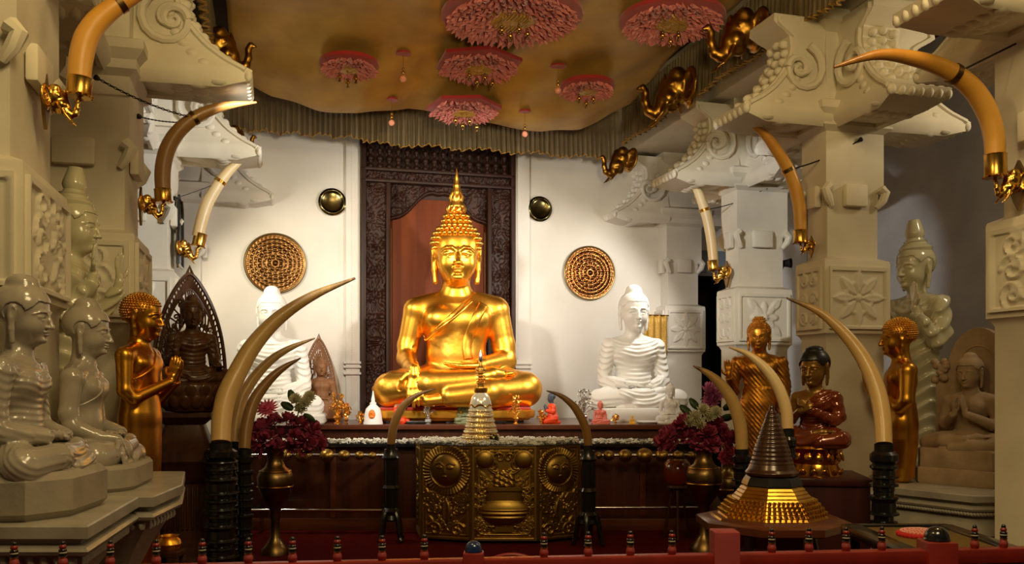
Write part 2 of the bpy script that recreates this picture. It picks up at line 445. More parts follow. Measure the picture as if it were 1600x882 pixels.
# ------------------------------------------------------------------ implicit surfaces: smooth one-piece bodies
class Field:
    def __init__(s, lo, hi, vox):
        s.lo = np.array(lo, float); s.vox = vox
        s.n = np.ceil((np.array(hi, float) - s.lo) / vox).astype(int) + 1
        s.ax = [(s.lo[i] + vox * np.arange(s.n[i])).astype(np.float32) for i in range(3)]
        s.F = np.full(tuple(s.n), 1.0, np.float32)
        s.E = None; s.C = None
        s.st = [(np.eye(3), np.zeros(3), 1.0)]
        s.skin = False
    def push(s, t=(0, 0, 0), rot=(0, 0, 0), sc=1.0):
        R0, t0, s0 = s.st[-1]
        R = np.array(Euler(rot).to_matrix())
        s.st.append((R0 @ R, t0 + s0 * (R0 @ np.array(t, float)), s0 * sc))
    def pop(s): s.st.pop()
    def _apply(s, lo, hi, k, fn, op='u', extra=0.0):
        R, t, sc = s.st[-1]
        cs = np.array([[x, y, z] for x in (lo[0], hi[0]) for y in (lo[1], hi[1]) for z in (lo[2], hi[2])])
        w = (R @ cs.T).T * sc + t
        pad = k * sc + 4 * s.vox + extra
        a = np.floor((w.min(0) - pad - s.lo) / s.vox).astype(int); b = np.ceil((w.max(0) + pad - s.lo) / s.vox).astype(int) + 1
        a = np.clip(a, 0, s.n); b = np.clip(b, 0, s.n)
        if (b - a).min() <= 0: return
        sl = tuple(slice(a[i], b[i]) for i in range(3))
        x = s.ax[0][sl[0]][:, None, None] - np.float32(t[0])
        y = s.ax[1][sl[1]][None, :, None] - np.float32(t[1])
        z = s.ax[2][sl[2]][None, None, :] - np.float32(t[2])
        Ri = (R.T / sc).astype(np.float32)
        lx = Ri[0, 0] * x + Ri[0, 1] * y + Ri[0, 2] * z
        ly = Ri[1, 0] * x + Ri[1, 1] * y + Ri[1, 2] * z
        lz = Ri[2, 0] * x + Ri[2, 1] * y + Ri[2, 2] * z
        d = (fn(lx, ly, lz) * sc).astype(np.float32)
        K_ = max(k * sc, 1e-6)
        A = s.F[sl]
        if op == 'u':
            h = np.clip(.5 + .5 * (A - d) / K_, 0, 1)
            s.F[sl] = A * (1 - h) + d * h - K_ * h * (1 - h)
            if s.E is not None:
                if s.skin: s.E[sl] = np.minimum(s.E[sl], d)
                else:
                    if s.C is None: s.C = np.full(s.F.shape, 1.0, np.float32)
                    B = s.C[sl]; h = np.clip(.5 + .5 * (B - d) / K_, 0, 1)
                    s.C[sl] = B * (1 - h) + d * h - K_ * h * (1 - h)
        else:
            h = np.clip(.5 - .5 * (A + d) / K_, 0, 1)
            s.F[sl] = A * (1 - h) - d * h + K_ * h * (1 - h)
    def cap(s, a, b, ra, rb=None, k=.05, op='u', fl=None):
        rb = ra if rb is None else rb
        a = np.array(a, np.float32); b = np.array(b, np.float32); ab = b - a; L2 = float(ab @ ab) + 1e-9
        r = max(ra, rb)
        def fn(x, y, z):
            px, py, pz = x - a[0], y - a[1], z - a[2]
            h = np.clip((px * ab[0] + py * ab[1] + pz * ab[2]) / L2, 0, 1)
            return np.sqrt((px - h * ab[0]) ** 2 + (py - h * ab[1]) ** 2 + (pz - h * ab[2]) ** 2) - (ra + (rb - ra) * h)
        s._apply(np.minimum(a, b) - r, np.maximum(a, b) + r, k, fn, op)
    def chain(s, pts, rs, k=.04, op='u'):
        if not hasattr(rs, '__len__'): rs = [rs] * len(pts)
        for i in range(len(pts) - 1): s.cap(pts[i], pts[i + 1], rs[i], rs[i + 1], k, op)
    def ell(s, c, r, k=.05, rot=None, op='u'):
        if rot is not None: s.push(c, rot); c0 = (0, 0, 0)
        else: c0 = c
        r = np.array(r, np.float32)
        def fn(x, y, z):
            x = x - c0[0]; y = y - c0[1]; z = z - c0[2]
            k0 = np.sqrt((x / r[0]) ** 2 + (y / r[1]) ** 2 + (z / r[2]) ** 2)
            k1 = np.sqrt((x / r[0] ** 2) ** 2 + (y / r[1] ** 2) ** 2 + (z / r[2] ** 2) ** 2) + 1e-6
            return k0 * (k0 - 1) / k1
        s._apply(np.array(c0) - r, np.array(c0) + r, k, fn, op)
        if rot is not None: s.pop()
    def box(s, c, h, rd=.02, k=.02, rot=None, op='u'):
        s.push(c, rot or (0, 0, 0))
        h = np.array(h, np.float32)
        def fn(x, y, z):
            qx, qy, qz = np.abs(x) - h[0] + rd, np.abs(y) - h[1] + rd, np.abs(z) - h[2] + rd
            return np.sqrt(np.maximum(qx, 0) ** 2 + np.maximum(qy, 0) ** 2 + np.maximum(qz, 0) ** 2) + np.minimum(np.maximum(qx, np.maximum(qy, qz)), 0) - rd
        s._apply(-h, h, k, fn, op)
        s.pop()
    def col(s, prof, k=.05, op='u'):
        """vertical elliptical column; prof rows (z, rx, ry, cy) rising"""
        pr = np.array(prof, np.float32)
        lo = np.array([-pr[:, 1].max(), (pr[:, 3] - pr[:, 2]).min(), pr[0, 0]]); hi = np.array([pr[:, 1].max(), (pr[:, 3] + pr[:, 2]).max(), pr[-1, 0]])
        def fn(x, y, z):
            zz = z + 0 * x + 0 * y
            rx = np.interp(zz, pr[:, 0], pr[:, 1]); ry = np.interp(zz, pr[:, 0], pr[:, 2]); cy = np.interp(zz, pr[:, 0], pr[:, 3])
            q = np.sqrt((x / rx) ** 2 + ((y - cy) / ry) ** 2)
            d = (q - 1) * np.minimum(rx, ry)
            return np.maximum(d, np.maximum(pr[0, 0] - zz, zz - pr[-1, 0]))
        s._apply(lo, hi, k, fn, op)
    def xyz(s):
        return s.ax[0][:, None, None], s.ax[1][None, :, None], s.ax[2][None, None, :]

def nets(F, lo, vox):
    """naive surface nets -> verts, quads"""
    ins = F < 0
    nx, ny, nz = F.shape
    cnt = np.zeros((nx - 1, ny - 1, nz - 1), np.int8)
    for i in (0, 1):
        for j in (0, 1):
            for k in (0, 1):
                cnt += ins[i:nx - 1 + i, j:ny - 1 + j, k:nz - 1 + k]
    act = (cnt > 0) & (cnt < 8)
    ci = np.argwhere(act)
    idx = np.full(act.shape, -1, np.int32)
    idx[act] = np.arange(len(ci))
    c = {}
    for i in (0, 1):
        for j in (0, 1):
            for k in (0, 1):
                c[i, j, k] = F[ci[:, 0] + i, ci[:, 1] + j, ci[:, 2] + k].astype(np.float64)
    acc = np.zeros((len(ci), 3)); num = np.zeros(len(ci))
    for axis in range(3):
        for p in (0, 1):
            for q in (0, 1):
                a = [p, q]; a.insert(axis, 0); b = [p, q]; b.insert(axis, 1)
                fa, fb = c[tuple(a)], c[tuple(b)]
                m = (fa < 0) != (fb < 0)
                t = np.where(m, fa / np.where(m, fa - fb, 1), 0)
                pos = np.zeros((len(ci), 3)) + np.array(a)
                pos[:, axis] = t
                acc += pos * m[:, None]; num += m
    V = (ci + acc / num[:, None]) * vox + lo
    quads = []
    for axis in range(3):
        sa = [slice(None)] * 3; sb = [slice(None)] * 3
        sa[axis] = slice(0, -1); sb[axis] = slice(1, None)
        A, B = ins[tuple(sa)], ins[tuple(sb)]
        e = np.argwhere(A != B)
        o = [i for i in range(3) if i != axis]
        ok = (e[:, o[0]] > 0) & (e[:, o[1]] > 0) & (e[:, o[0]] < F.shape[o[0]] - 1) & (e[:, o[1]] < F.shape[o[1]] - 1)
        e = e[ok]
        if not len(e): continue
        sgn = ins[e[:, 0], e[:, 1], e[:, 2]]
        def cell(d0, d1):
            q = e.copy(); q[:, o[0]] -= d0; q[:, o[1]] -= d1
            return idx[q[:, 0], q[:, 1], q[:, 2]]
        q = np.stack([cell(1, 1), cell(0, 1), cell(0, 0), cell(1, 0)], -1)
        flip = sgn if axis != 1 else ~sgn
        q[~flip] = q[~flip][:, ::-1]
        quads.append(q)
    return V, np.concatenate(quads) if quads else np.zeros((0, 4), int)

def np_mesh(name, V, Q):
    me = bpy.data.meshes.new(name)
    me.vertices.add(len(V)); me.vertices.foreach_set('co', np.ascontiguousarray(V, dtype=np.float32).ravel())
    me.loops.add(len(Q) * 4); me.loops.foreach_set('vertex_index', np.ascontiguousarray(Q, dtype=np.int32).ravel())
    me.polygons.add(len(Q)); me.polygons.foreach_set('loop_start', np.arange(0, len(Q) * 4, 4, dtype=np.int32))
    me.update(calc_edges=True)
    me.shade_smooth()
    return me
def net_obj(name, F, lo, vox, mat_, parent=None, U=1.0, relax=1, off=(0, 0, 0)):
    V, Q = nets(F, lo, vox)
    if not len(Q): return None
    for _ in range(relax):
        a = np.zeros_like(V); n = np.zeros(len(V))
        for i in range(4):
            j = (i + 1) % 4
            np.add.at(a, Q[:, i], V[Q[:, j]]); np.add.at(n, Q[:, i], 1)
            np.add.at(a, Q[:, j], V[Q[:, i]]); np.add.at(n, Q[:, j], 1)
        V = .5 * V + .5 * a / np.maximum(n, 1)[:, None]
    me = np_mesh(name, (V + np.array(off)) * U, Q)
    return link(name, me, mat_, parent)

# ------------------------------------------------------------------ statue anatomy (faces -y; x to the viewer's right; lengths in units U)
def head(f, c, s=1.0, yaw=0.0, pitch=0.0, ush=.17, lobes=True, ushw=.2, full=1.0):
    f.push(c, (pitch, 0, yaw), s)
    f.ell((0, .04, .13), (.375 * full, .42, .37), .05)
    f.ell((0, -.09, -.13), (.30 * full, .31, .36), .10)
    f.ell((0, -.2, -.385), (.14, .15, .10), .12)
    for q in (-1, 1):
        f.ell((q * .15, -.20, -.17), (.12, .13, .14), .1)
    f.chain([(0, -.385, .06), (0, -.425, -.05), (0, -.475, -.155)], [.022, .03, .047], .035)
    for q in (-1, 1):
        f.ell((q * .042, -.42, -.165), (.034, .045, .028), .02)
        f.chain([(q * .03, -.395, .035), (q * .1, -.392, .083), (q * .19, -.35, .075), (q * .27, -.26, .02)], [.012, .016, .015, .009], .025)
        f.ell((q * .135, -.322, -.008), (.086, .05, .046), .02)
        f.ell((q * .135, -.385, -.03), (.08, .05, .008), .008, rot=(0, q * .12, 0), op='s')
        f.chain([(q * .05, -.37, -.042), (q * .135, -.372, -.058), (q * .215, -.325, -.03)], [.006, .010, .006], .015)
    f.ell((0, -.40, -.243), (.088, .045, .022), .018)
    f.ell((q * .0, -.395, -.288), (.068, .045, .026), .018)
    f.chain([(-.105, -.375, -.252), (0, -.452, -.266), (.105, -.375, -.252)], [.006, .007, .006], .008, op='s')
    f.ell((0, -.37, -.385), (.075, .05, .05), .05)
    for q in (-1, 1):
        f.ell((q * .372, .03, .0), (.035, .085, .145), .015, rot=(0, q * .12, q * .25))
        if lobes: f.chain([(q * .36, .03, -.06), (q * .352, .01, -.26), (q * .335, -.02, -.46)], [.05, .046, .042], .03)
        f.ell((q * .415, -.005, .01), (.025, .045, .085), .012, rot=(0, 0, q * .2), op='s')
        if lobes: f.cap((q * .405, -.005, -.17), (q * .385, -.03, -.38), .014, .014, .012, op='s')
    if ush: f.ell((0, .07, .5), (ushw, ushw + .02, ush), .1)
    f.pop()
HEADM = {}
def head_mat(c, s, yaw, pitch):
    return Matrix.Translation(Vector(c)) @ Euler((pitch, 0, yaw)).to_matrix().to_4x4() @ Matrix.Scale(s, 4)
def hairline(x, y):
    return .235 - 1.5 * np.maximum(0, np.abs(x) - .23) - .85 * np.maximum(0, y + .12)
def head_surf(az, z, full=1.0, grow=0.0):
    """point of the skull ellipsoid at azimuth az and local height z"""
    q = max(0.0, 1 - ((z - .13) / (.37 + grow)) ** 2) ** .5
    return ((.375 * full + grow) * q * math.sin(az), .04 - (.42 + grow) * q * math.cos(az), z)
def curls(name, hm, mat_, parent, U, r=.035, ush=.17, ushw=.2, full=1.0, flame=None, seg=(6, 4), up=1.0):
    mb = MB(); pts = []
    z = -.3
    row = 0
    while z < .5:
        q = max(0.02, 1 - ((z - .13) / .37) ** 2) ** .5
        n = max(4, int(2 * PI * .4 * q / (2.05 * r)))
        for i in range(n):
            az = 2 * PI * (i + .5 * (row % 2)) / n
            p = head_surf(az, z, full)
            if z > float(hairline(p[0], p[1])) + .02 and not (abs(p[0]) > .3 and -.12 < p[1] < .14 and z < .13): pts.append((p, (p[0] / .14, (p[1] - .04) / .17, (z - .13) / .14)))
        dz = 1.8 * r * max(.25, math.sqrt(max(0.0, 1 - ((z - .13) / .38) ** 2)))
        z += dz; row += 1
    if ush:
        zz = .02
        while zz < ush:
            q = max(.02, 1 - (zz / ush) ** 2) ** .5
            n = max(3, int(2 * PI * ushw * q / (2.05 * r)))
            for i in range(n):
                az = 2 * PI * (i + .5 * (row % 2)) / n
                pts.append(((ushw * q * math.sin(az), .07 - (ushw + .02) * q * math.cos(az), .5 + zz), (math.sin(az) * q, -math.cos(az) * q, zz / ush)))
            zz += 1.7 * r * max(.35, q); row += 1
    for p, nrm in pts:
        nv = Vector(nrm).normalized()
        mb.sphere((0, 0, 0), (r * 1.02, r * 1.02, r * 1.15 * up), seg[0], seg[1], m=Matrix.Scale(U, 4) @ hm @ T(Vector(p) + nv * r * .2) @ nv.to_track_quat('Z', 'Y').to_matrix().to_4x4())
    if flame: flame(mb, Matrix.Scale(U, 4) @ hm)
    return mb.build(name, mat_, parent, ang=60)
def hair_cap(f, hm_args, off=.025, ush=.17, ushw=.2, full=1.0, bob=False):
    """field of a smooth hair cap over the head already in f"""
    c, s, yaw, pitch = hm_args
    g = Field(f.lo, f.lo + f.vox * (f.n - 1), f.vox)
    g.push(c, (pitch, 0, yaw), s)
    g.ell((0, .04, .13), (.375 * full + off, .42 + off, .37 + off), .02)
    if ush: g.ell((0, .07, .5), (ushw + off * .5, ushw + .02 + off * .5, ush + off * .5), .06)
    R, t, sc = g.st[-1]
    X, Y, Z = g.xyz()
    Ri = R.T / sc
    x, y, z = X - t[0], Y - t[1], Z - t[2]
    lx = Ri[0, 0] * x + Ri[0, 1] * y + Ri[0, 2] * z; ly = Ri[1, 0] * x + Ri[1, 1] * y + Ri[1, 2] * z; lz = Ri[2, 0] * x + Ri[2, 1] * y + Ri[2, 2] * z
    H = hairline(lx, ly)
    ear = .17 - np.sqrt((np.abs(lx) - .38) ** 2 * .3 + (ly - .0) ** 2 + (lz - .0) ** 2)
    reg = np.maximum((H - lz) * .6, ear) * sc
    return np.maximum(g.F, reg)

def hand(f, w, d, n, s=1.0, side=1, curl=.25, k=.02, spread=.16, pile=0.0):
    """w wrist, d direction of the fingers, n palm normal, side +1 when the thumb leaves towards d x n"""
    w = Vector(w); d = Vector(d).normalized(); n = Vector(n); n = (n - d * n.dot(d)).normalized(); t = d.cross(n) * side
    pc = w + d * .17 * s
    f.chain([w, w + d * .1 * s], [.085 * s, .085 * s], k)
    for q in (-1.1, -.4, .4, 1.1):
        f.cap(w + d * .06 * s + t * q * .03 * s, w + d * .3 * s + t * q * .075 * s, .055 * s, .05 * s, k)
    Ls = [.26, .30, .28, .21]
    for i, L in enumerate(Ls):
        q = 1.15 - i * .77
        b = w + d * .3 * s + t * q * .085 * s
        dd = (d + t * q * spread * .3).normalized()
        p1 = b + dd * L * .42 * s
        d2 = (dd + n * curl).normalized(); p2 = p1 + d2 * L * .33 * s
        d3 = (dd + n * curl * 2.2).normalized(); p3 = p2 + d3 * L * .27 * s
        f.chain([b, p1, p2, p3], [.043 * s, .039 * s, .035 * s, .026 * s], .012)
    tb = w + d * .08 * s + t * .09 * s
    p1 = tb + (d * .6 + t * .75 + n * .15).normalized() * .14 * s
    p2 = p1 + (d * .95 + t * .22 + n * .2).normalized() * .13 * s
    f.chain([tb, p1, p2], [.055 * s, .043 * s, .03 * s], .02)
def seated(name, loc, U, rz, label, cat, mats, arms='earth', hs=.98, robe='open', fold=None, vox=.02, ush=.17, ushw=.2, hair='cap', yaw=0.0, pitch=.06, group=None,
           hairmat=None, curl_r=.037, flame=None, torso=1.0, legs=True, headx=0.0, full=1.0, robe_off=.02, hairoff=.025, shift=(0, 0), legfold=.0, neck=.21, foldamp=.014, wide=1.0):
    """one seated cross-legged figure; returns its root Empty. z=0 is the underside of the legs"""
    root = empty(name, loc, rz, label, cat, group)
    tz = torso
    f = Field((-1.5, -1.25, -.02), (1.5, .62, 3.55 * max(1, tz) + (hs - 1) * .6), vox)
    f.E = np.full(f.F.shape, 1.0, np.float32)
    Z = lambda z: .3 + (z - .3) * tz
    W = wide
    # trunk
    f.ell((0, .06, .36), (.58 * W, .44, .34), .08)
    f.ell((0, .04, Z(.78)), (.46 * W, .32, .45), .12)
    f.ell((0, .04, Z(1.28)), (.56 * W, .33, .42), .16)
    for q in (-1, 1):
        f.ell((q * .25 * W, -.16, Z(1.36)), (.25, .17, .2), .12)
        f.cap((q * .25 * W, .06, Z(1.62)), (q * .62 * W, .06, Z(1.52)), .19, .2, .12)
    f.cap((-.0, .07, Z(1.66)), (0, .05, Z(1.76)), .30, .2, .12)
    # legs
    if legs:
        for q in (-1, 1):
            f.chain([(q * .3, .05, .3), (q * .72, -.22, .28), (q * 1.03, -.42, .26)], [.34, .29, .25], .08)
        f.chain([(1.03, -.45, .24), (.45, -.74, .2), (-.15, -.82, .15)], [.24, .2, .14], .06)
        f.chain([(-1.03, -.46, .25), (-.45, -.70, .33), (.22, -.74, .40)], [.24, .2, .135], .06)
    # skin: head, neck, arms, hands, feet
    f.skin = True
    if legs:
        f.chain([(.22, -.74, .42), (.5, -.66, .47), (.78, -.56, .47)], [.11, .125, .08], .03)
        for i in range(5): f.cap((.74, -.52 - .045 * i, .49), (.88 - .02 * i, -.50 - .05 * i, .50), .035, .028, .012)
        f.chain([(-.15, -.82, .12), (-.48, -.80, .09), (-.62, -.74, .08)], [.1, .09, .06], .03)
    hc = (headx, -.03, Z(1.76) + .15 + .5 * hs)
    f.cap((0, .05, Z(1.62)), (hc[0], hc[1] + .06, hc[2] - .25 * hs), neck, neck * .95, .1)
    head(f, hc, hs, yaw, pitch, ush, True, ushw, full)
    R = []  # arm joints
    armR = [(-.64 * W, .06, Z(1.5)), (-.76 * W, .08, Z(.95))]
    armL = [(.64 * W, .06, Z(1.5)), (.76 * W, .06, Z(.95))]
    cover = robe in ('both',)
    f.skin = not cover
    if arms == 'earth':
        f.chain(armR + [(-.78 * W, .0, Z(.74)), (-.72 * W, -.42, .60)], [.19, .165, .155, .115], .05)
        f.skin = True
        f.cap((-.72 * W, -.42, .60), (-.68, -.70, .56), .115, .095, .05)
        hand(f, (-.68, -.74, .56), (.06, -.30, -1), (.0, 1, -.1), .95, -1, .12)
    elif arms in ('lap', 'pray', 'fist'):
        pass
    f.skin = not cover and False
    if arms in ('earth', 'lap'):
        f.chain(armL + [(.78 * W, .0, Z(.70)), (.36, -.52, .62)], [.19, .165, .155, .11], .05)
        f.skin = True
        hand(f, (.36, -.54, .61), (-1, -.12, .0), (0, .0, 1), .95, 1, .15)
    if arms == 'lap':
        f.skin = not cover
        f.chain(armR + [(-.78 * W, .0, Z(.70)), (-.36, -.50, .66)], [.19, .165, .155, .11], .05)
        f.skin = True
        hand(f, (-.34, -.54, .68), (1, -.12, .0), (0, 0, 1), .95, -1, .15)
    if arms == 'abhaya':
        f.skin = not cover
        f.chain(armR + [(-.80 * W, -.02, Z(.80)), (-.62 * W, -.62, Z(1.0))], [.19, .165, .15, .105], .05)
        f.skin = True
        hand(f, (-.62 * W, -.66, Z(1.02)), (.1, -.1, 1), (.15, -1, 0), .95, -1, .12)
        f.skin = False
        f.chain(armL + [(.82 * W, -.05, Z(.72)), (.80, -.55, .62)], [.19, .165, .155, .11], .05)
        f.skin = True
        hand(f, (.80, -.58, .60), (.05, -1, -.05), (0, 0, 1), .95, 1, .2)
        f.skin = False
    if arms in ('pray', 'fist', 'teach'):
        for q in (-1, 1):
            f.skin = not cover and (q < 0)
            f.chain([(q * .64 * W, .06, Z(1.5)), (q * .78 * W, .04, Z(.95)), (q * .70 * W, -.12, Z(.82)), (q * .22, -.62, Z(1.12))], [.19, .165, .15, .105], .05)
            f.skin = True
            if arms == 'pray':
                hand(f, (q * .16, -.66, Z(1.14)), (-q * .14, -.12, 1), (-q, 0, 0), .95, 1 if q < 0 else -1, .03)
            elif arms == 'teach':
                hand(f, (q * .2, -.66, Z(1.12)), (-q * .45, -.15, .8), (-q * .5, .6, .2), .9, 1 if q < 0 else -1, .45)
            else:
                hand(f, (q * .14, -.66, Z(1.14) + .06 * q), (-q * .7, -.25, .5), (-q * .3, .8, 0), .85, 1 if q < 0 else -1, .9)
    f.skin = False
    body = net_obj('body', f.F, f.lo, vox, mats['skin'], root, U, 1)
    X, Y, Zz = f.xyz()
    if robe != 'none':
        off = robe_off
        fd = 0
        if fold is not None: fd = foldamp * fold(X, Y, Zz)
        G = f.C - off - fd
        if robe == 'open':      # leaves the figure's right shoulder bare
            lineF = (Zz - (Z(1.13) + .95 * (X + .42))) * .72
            lineB = (Zz - (Z(1.3) + .75 * (X + .42))) * .75
            reg = np.where(Y < .05, lineF, lineB)
            armr = np.maximum(-(X + .56 * W), .62 - Zz)   # right-arm side stays bare above the lap
            reg = np.maximum(reg, np.where(Zz > .64, -(X + .58 * W), -9))
            reg = np.maximum(reg, Zz - Z(1.80) + 0 * X)
        else:
            reg = Zz - Z(1.72) + .0 * X - .25 * np.minimum(Y, 0)
        G = np.maximum(G, np.maximum(reg, -(f.E - .004)))
        net_obj('robe', G, f.lo, vox, mats['robe'], root, U, 1)
    hm = head_mat(hc, hs, yaw, pitch)
    if hair == 'cap':
        net_obj('hair', hair_cap(f, (hc, hs, yaw, pitch), hairoff, ush, ushw, full), f.lo, vox, hairmat or mats['skin'], root, U, 1)
    elif hair == 'curls':
        curls('hair', hm, hairmat or mats['skin'], root, U, curl_r, ush, ushw, full, flame)
    root['_hc'] = [hc[0] * U, hc[1] * U, hc[2] * U]
    return root, f, hm

def standing(name, loc, B, rz, label, cat, mats, pose='pray', hs=1.3, vox=.028, robe='open', hair='curls', hairmat=None, ush=.1, ushw=.26, yaw=0.0, pitch=.08, leg=1.0, fold=None, curl_r=.033, group=None, foldamp=.03, flame=None, stout=1.0, seg=(5, 3)):
    """standing figure, unit B; feet at z=0"""
    root = empty(name, loc, rz, label, cat, group)
    L = 3.4 * leg
    f = Field((-1.75, -1.75, -.05), (1.75, .95, L + 3.0 + hs * 1.75), vox)
    f.E = np.full(f.F.shape, 1.0, np.float32)
    z0 = L
    W = stout
    f.ell((0, 0, z0 + .15), (.72 * W, .50, .6), .1)
    f.ell((0, .0, z0 + .85), (.60 * W, .42, .6), .2)
    f.ell((0, .02, z0 + 1.6), (.76 * W, .47, .62), .25)
    for q in (-1, 1):
        f.ell((q * .34 * W, -.24, z0 + 1.72), (.33, .22, .26), .15)
        f.cap((q * .35 * W, .06, z0 + 2.05), (q * .86 * W, .06, z0 + 1.92), .25, .26, .15)
    f.cap((0, .06, z0 + 2.05), (0, .04, z0 + 2.3), .40, .27, .15)
    # robe column with a hem that flares and is open at the feet
    f.col([(.16, .62 * W, .44, -.02), (.5, .60 * W, .42, 0), (L * .45, .63 * W, .46, 0), (L * .8, .72 * W, .52, 0), (L + .3, .72 * W, .5, 0), (L + .8, .62 * W, .45, 0)], .08)
    f.skin = True
    for q in (-1, 1):
        f.cap((q * .27, .0, .5), (q * .27, .02, .14), .19, .17, .05)
        f.chain([(q * .28, .1, .12), (q * .29, -.3, .1), (q * .31, -.55, .07)], [.15, .15, .08], .05)
    hc = (0, -.06, z0 + 2.3 + .12 + .5 * hs)
    f.cap((0, .04, z0 + 2.1), (0, .0, hc[2] - .25 * hs), .29, .27, .12)
    head(f, hc, hs, yaw, pitch, ush, True, ushw)
    cover = robe == 'both'
    sh = lambda q: (q * .88 * W, .06, z0 + 1.92)
    if pose == 'pray':
        for q in (-1, 1):
            f.skin = q < 0 and not cover
            f.chain([sh(q), (q * 1.0 * W, .0, z0 + .95), (q * .88 * W, -.2, z0 + .72), (q * .2, -.92, z0 + 1.18)], [.25, .21, .19, .13], .06)
            f.skin = True
            hand(f, (q * .15, -.98, z0 + 1.24), (-q * .1, -.16, 1), (-q, 0, 0), 1.15, 1 if q < 0 else -1, .03)
    elif pose == 'raised':      # right hand up, palm out; left arm hangs
        f.skin = not cover
        f.chain([sh(-1), (-1.08 * W, .04, z0 + .95), (-1.02 * W, -.1, z0 + .72), (-1.14 * W, -.82, z0 + 1.25)], [.26, .21, .19, .13], .06)
        f.skin = True
        hand(f, (-1.15 * W, -.88, z0 + 1.32), (-.05, -.08, 1), (.1, -1, 0), 1.2, -1, .1)
        f.skin = False
        f.chain([sh(1), (1.04 * W, .06, z0 + .95), (1.04 * W, .0, z0 + .7), (1.0 * W, -.38, z0 - .15)], [.26, .22, .2, .15], .06)
        f.skin = True
        hand(f, (1.0 * W, -.42, z0 - .2), (0, -.25, -1), (-1, 0, 0), 1.1, -1, .2)
    elif pose == 'both':        # both forearms lifted, palms out
        for q in (-1, 1):
            f.skin = False
            f.chain([sh(q), (q * 1.06 * W, .0, z0 + .98), (q * 1.0 * W, -.18, z0 + .68), (q * .86 * W, -.88, z0 + 1.5)], [.28, .24, .22, .15], .06)
            f.skin = True
            f.cap((q * .86 * W, -.88, z0 + 1.5), (q * .84 * W, -.94, z0 + 1.75), .14, .13, .05)
            hand(f, (q * .84 * W, -.94, z0 + 1.78), (-q * .05, -.02, 1), (-q * .25, -1, 0), 1.3, 1 if q > 0 else -1, .08)
    f.skin = False
    net_obj('body', f.F, f.lo, vox, mats['skin'], root, B, 1)
    X, Y, Zz = f.xyz()
    off = .035
    fd = foldamp * fold(X, Y, Zz) if fold is not None else 0
    G = f.C - off - fd
    if robe == 'open':
        reg = np.where(Y < .05, (Zz - (z0 + 1.35 + .9 * (X + .6))) * .74, (Zz - (z0 + 1.5 + .7 * (X + .6))) * .8)
        reg = np.maximum(reg, np.where(Zz > z0 + .6, -(X + .74 * W), -9))
        reg = np.maximum(reg, Zz - (z0 + 2.22) + 0 * X)
    else:
        reg = Zz - (z0 + 2.2) - .3 * np.minimum(Y, 0) + 0 * X
    G = np.maximum(G, np.maximum(reg, -(f.E - .005)))
    G = np.maximum(G, .14 - Zz)
    net_obj('robe', G, f.lo, vox, mats['robe'], root, B, 1)
    hm = head_mat(hc, hs, yaw, pitch)
    if hair == 'cap':
        net_obj('hair', hair_cap(f, (hc, hs, yaw, pitch), .02, ush, ushw), f.lo, vox, hairmat or mats['skin'], root, B, 1)
    elif hair == 'curls':
        curls('hair', hm, hairmat or mats['skin'], root, B, curl_r, ush, ushw, 1.0, flame, seg=seg)
    return root, f, hm

def slab_poly(mb, pts, z0, z1, bev=.012):
    n = len(pts)
    cx = sum(p[0] for p in pts) / n; cy = sum(p[1] for p in pts) / n
    def fn(o):
        out = []
        for p in pts:
            d = Vector((p[0] - cx, p[1] - cy)); l = d.length
            d = d * ((l + o) / l)
            out.append((cx + d.x, cy + d.y))
        return out
    mb.stack(fn, [(-bev, z0), (0, z0 + bev), (0, z1 - bev), (-bev, z1)])
    return mb
def rounded_rect(hx, hy, r, n=5, c=(0, 0)):
    out = []
    for (sx, sy, a0) in ((1, 1, 0), (-1, 1, PI / 2), (-1, -1, PI), (1, -1, 1.5 * PI)):
        for i in range(n + 1):
            a = a0 + PI / 2 * i / n
            out.append((c[0] + sx * (hx - r) + r * math.cos(a), c[1] + sy * (hy - r) + r * math.sin(a)))
    return out
def sin_fold(period, fn):
    def g(x, y, z):
        p = fn(x, y, z) / period
        s = np.sin(2 * PI * p)
        return np.where(s > 0, s, s * .6)
    return g
def u_fold(period, curve=.6, arm=.62):
    """U-shaped folds hung across the front; slanting rings on the arms"""
    def fn(x, y, z):
        body = z - curve * x * x + .25 * y
        armp = z * .8 - y * .7 + np.abs(x) * .3
        return np.where(np.abs(x) > arm, armp, body)
    return sin_fold(period, fn)
# ------------------------------------------------------------------ the setting
def hbox(mb, u0, u1, v0, v1, z0, z1, bev=0):
    m = T(Hc((u0 + u1) / 2, (v0 + v1) / 2, (z0 + z1) / 2)) @ rotm(0, 0, HALL)
    mb.box((0, 0, 0), ((u1 - u0) / 2, (v1 - v0) / 2, (z1 - z0) / 2), m, bev)
def Pv(px, py, v):
    """point seen at a pixel on the hall cross plane v"""
    t = (px - HX) / F_PX
    return P(px, py, v / (C15 - S15 * t))
def Pu(px, py, u):
    t = (px - HX) / F_PX
    return P(px, py, u / (C15 * t + S15))
def UV(p): return (p.x * C15 + p.y * S15, -p.x * S15 + p.y * C15)

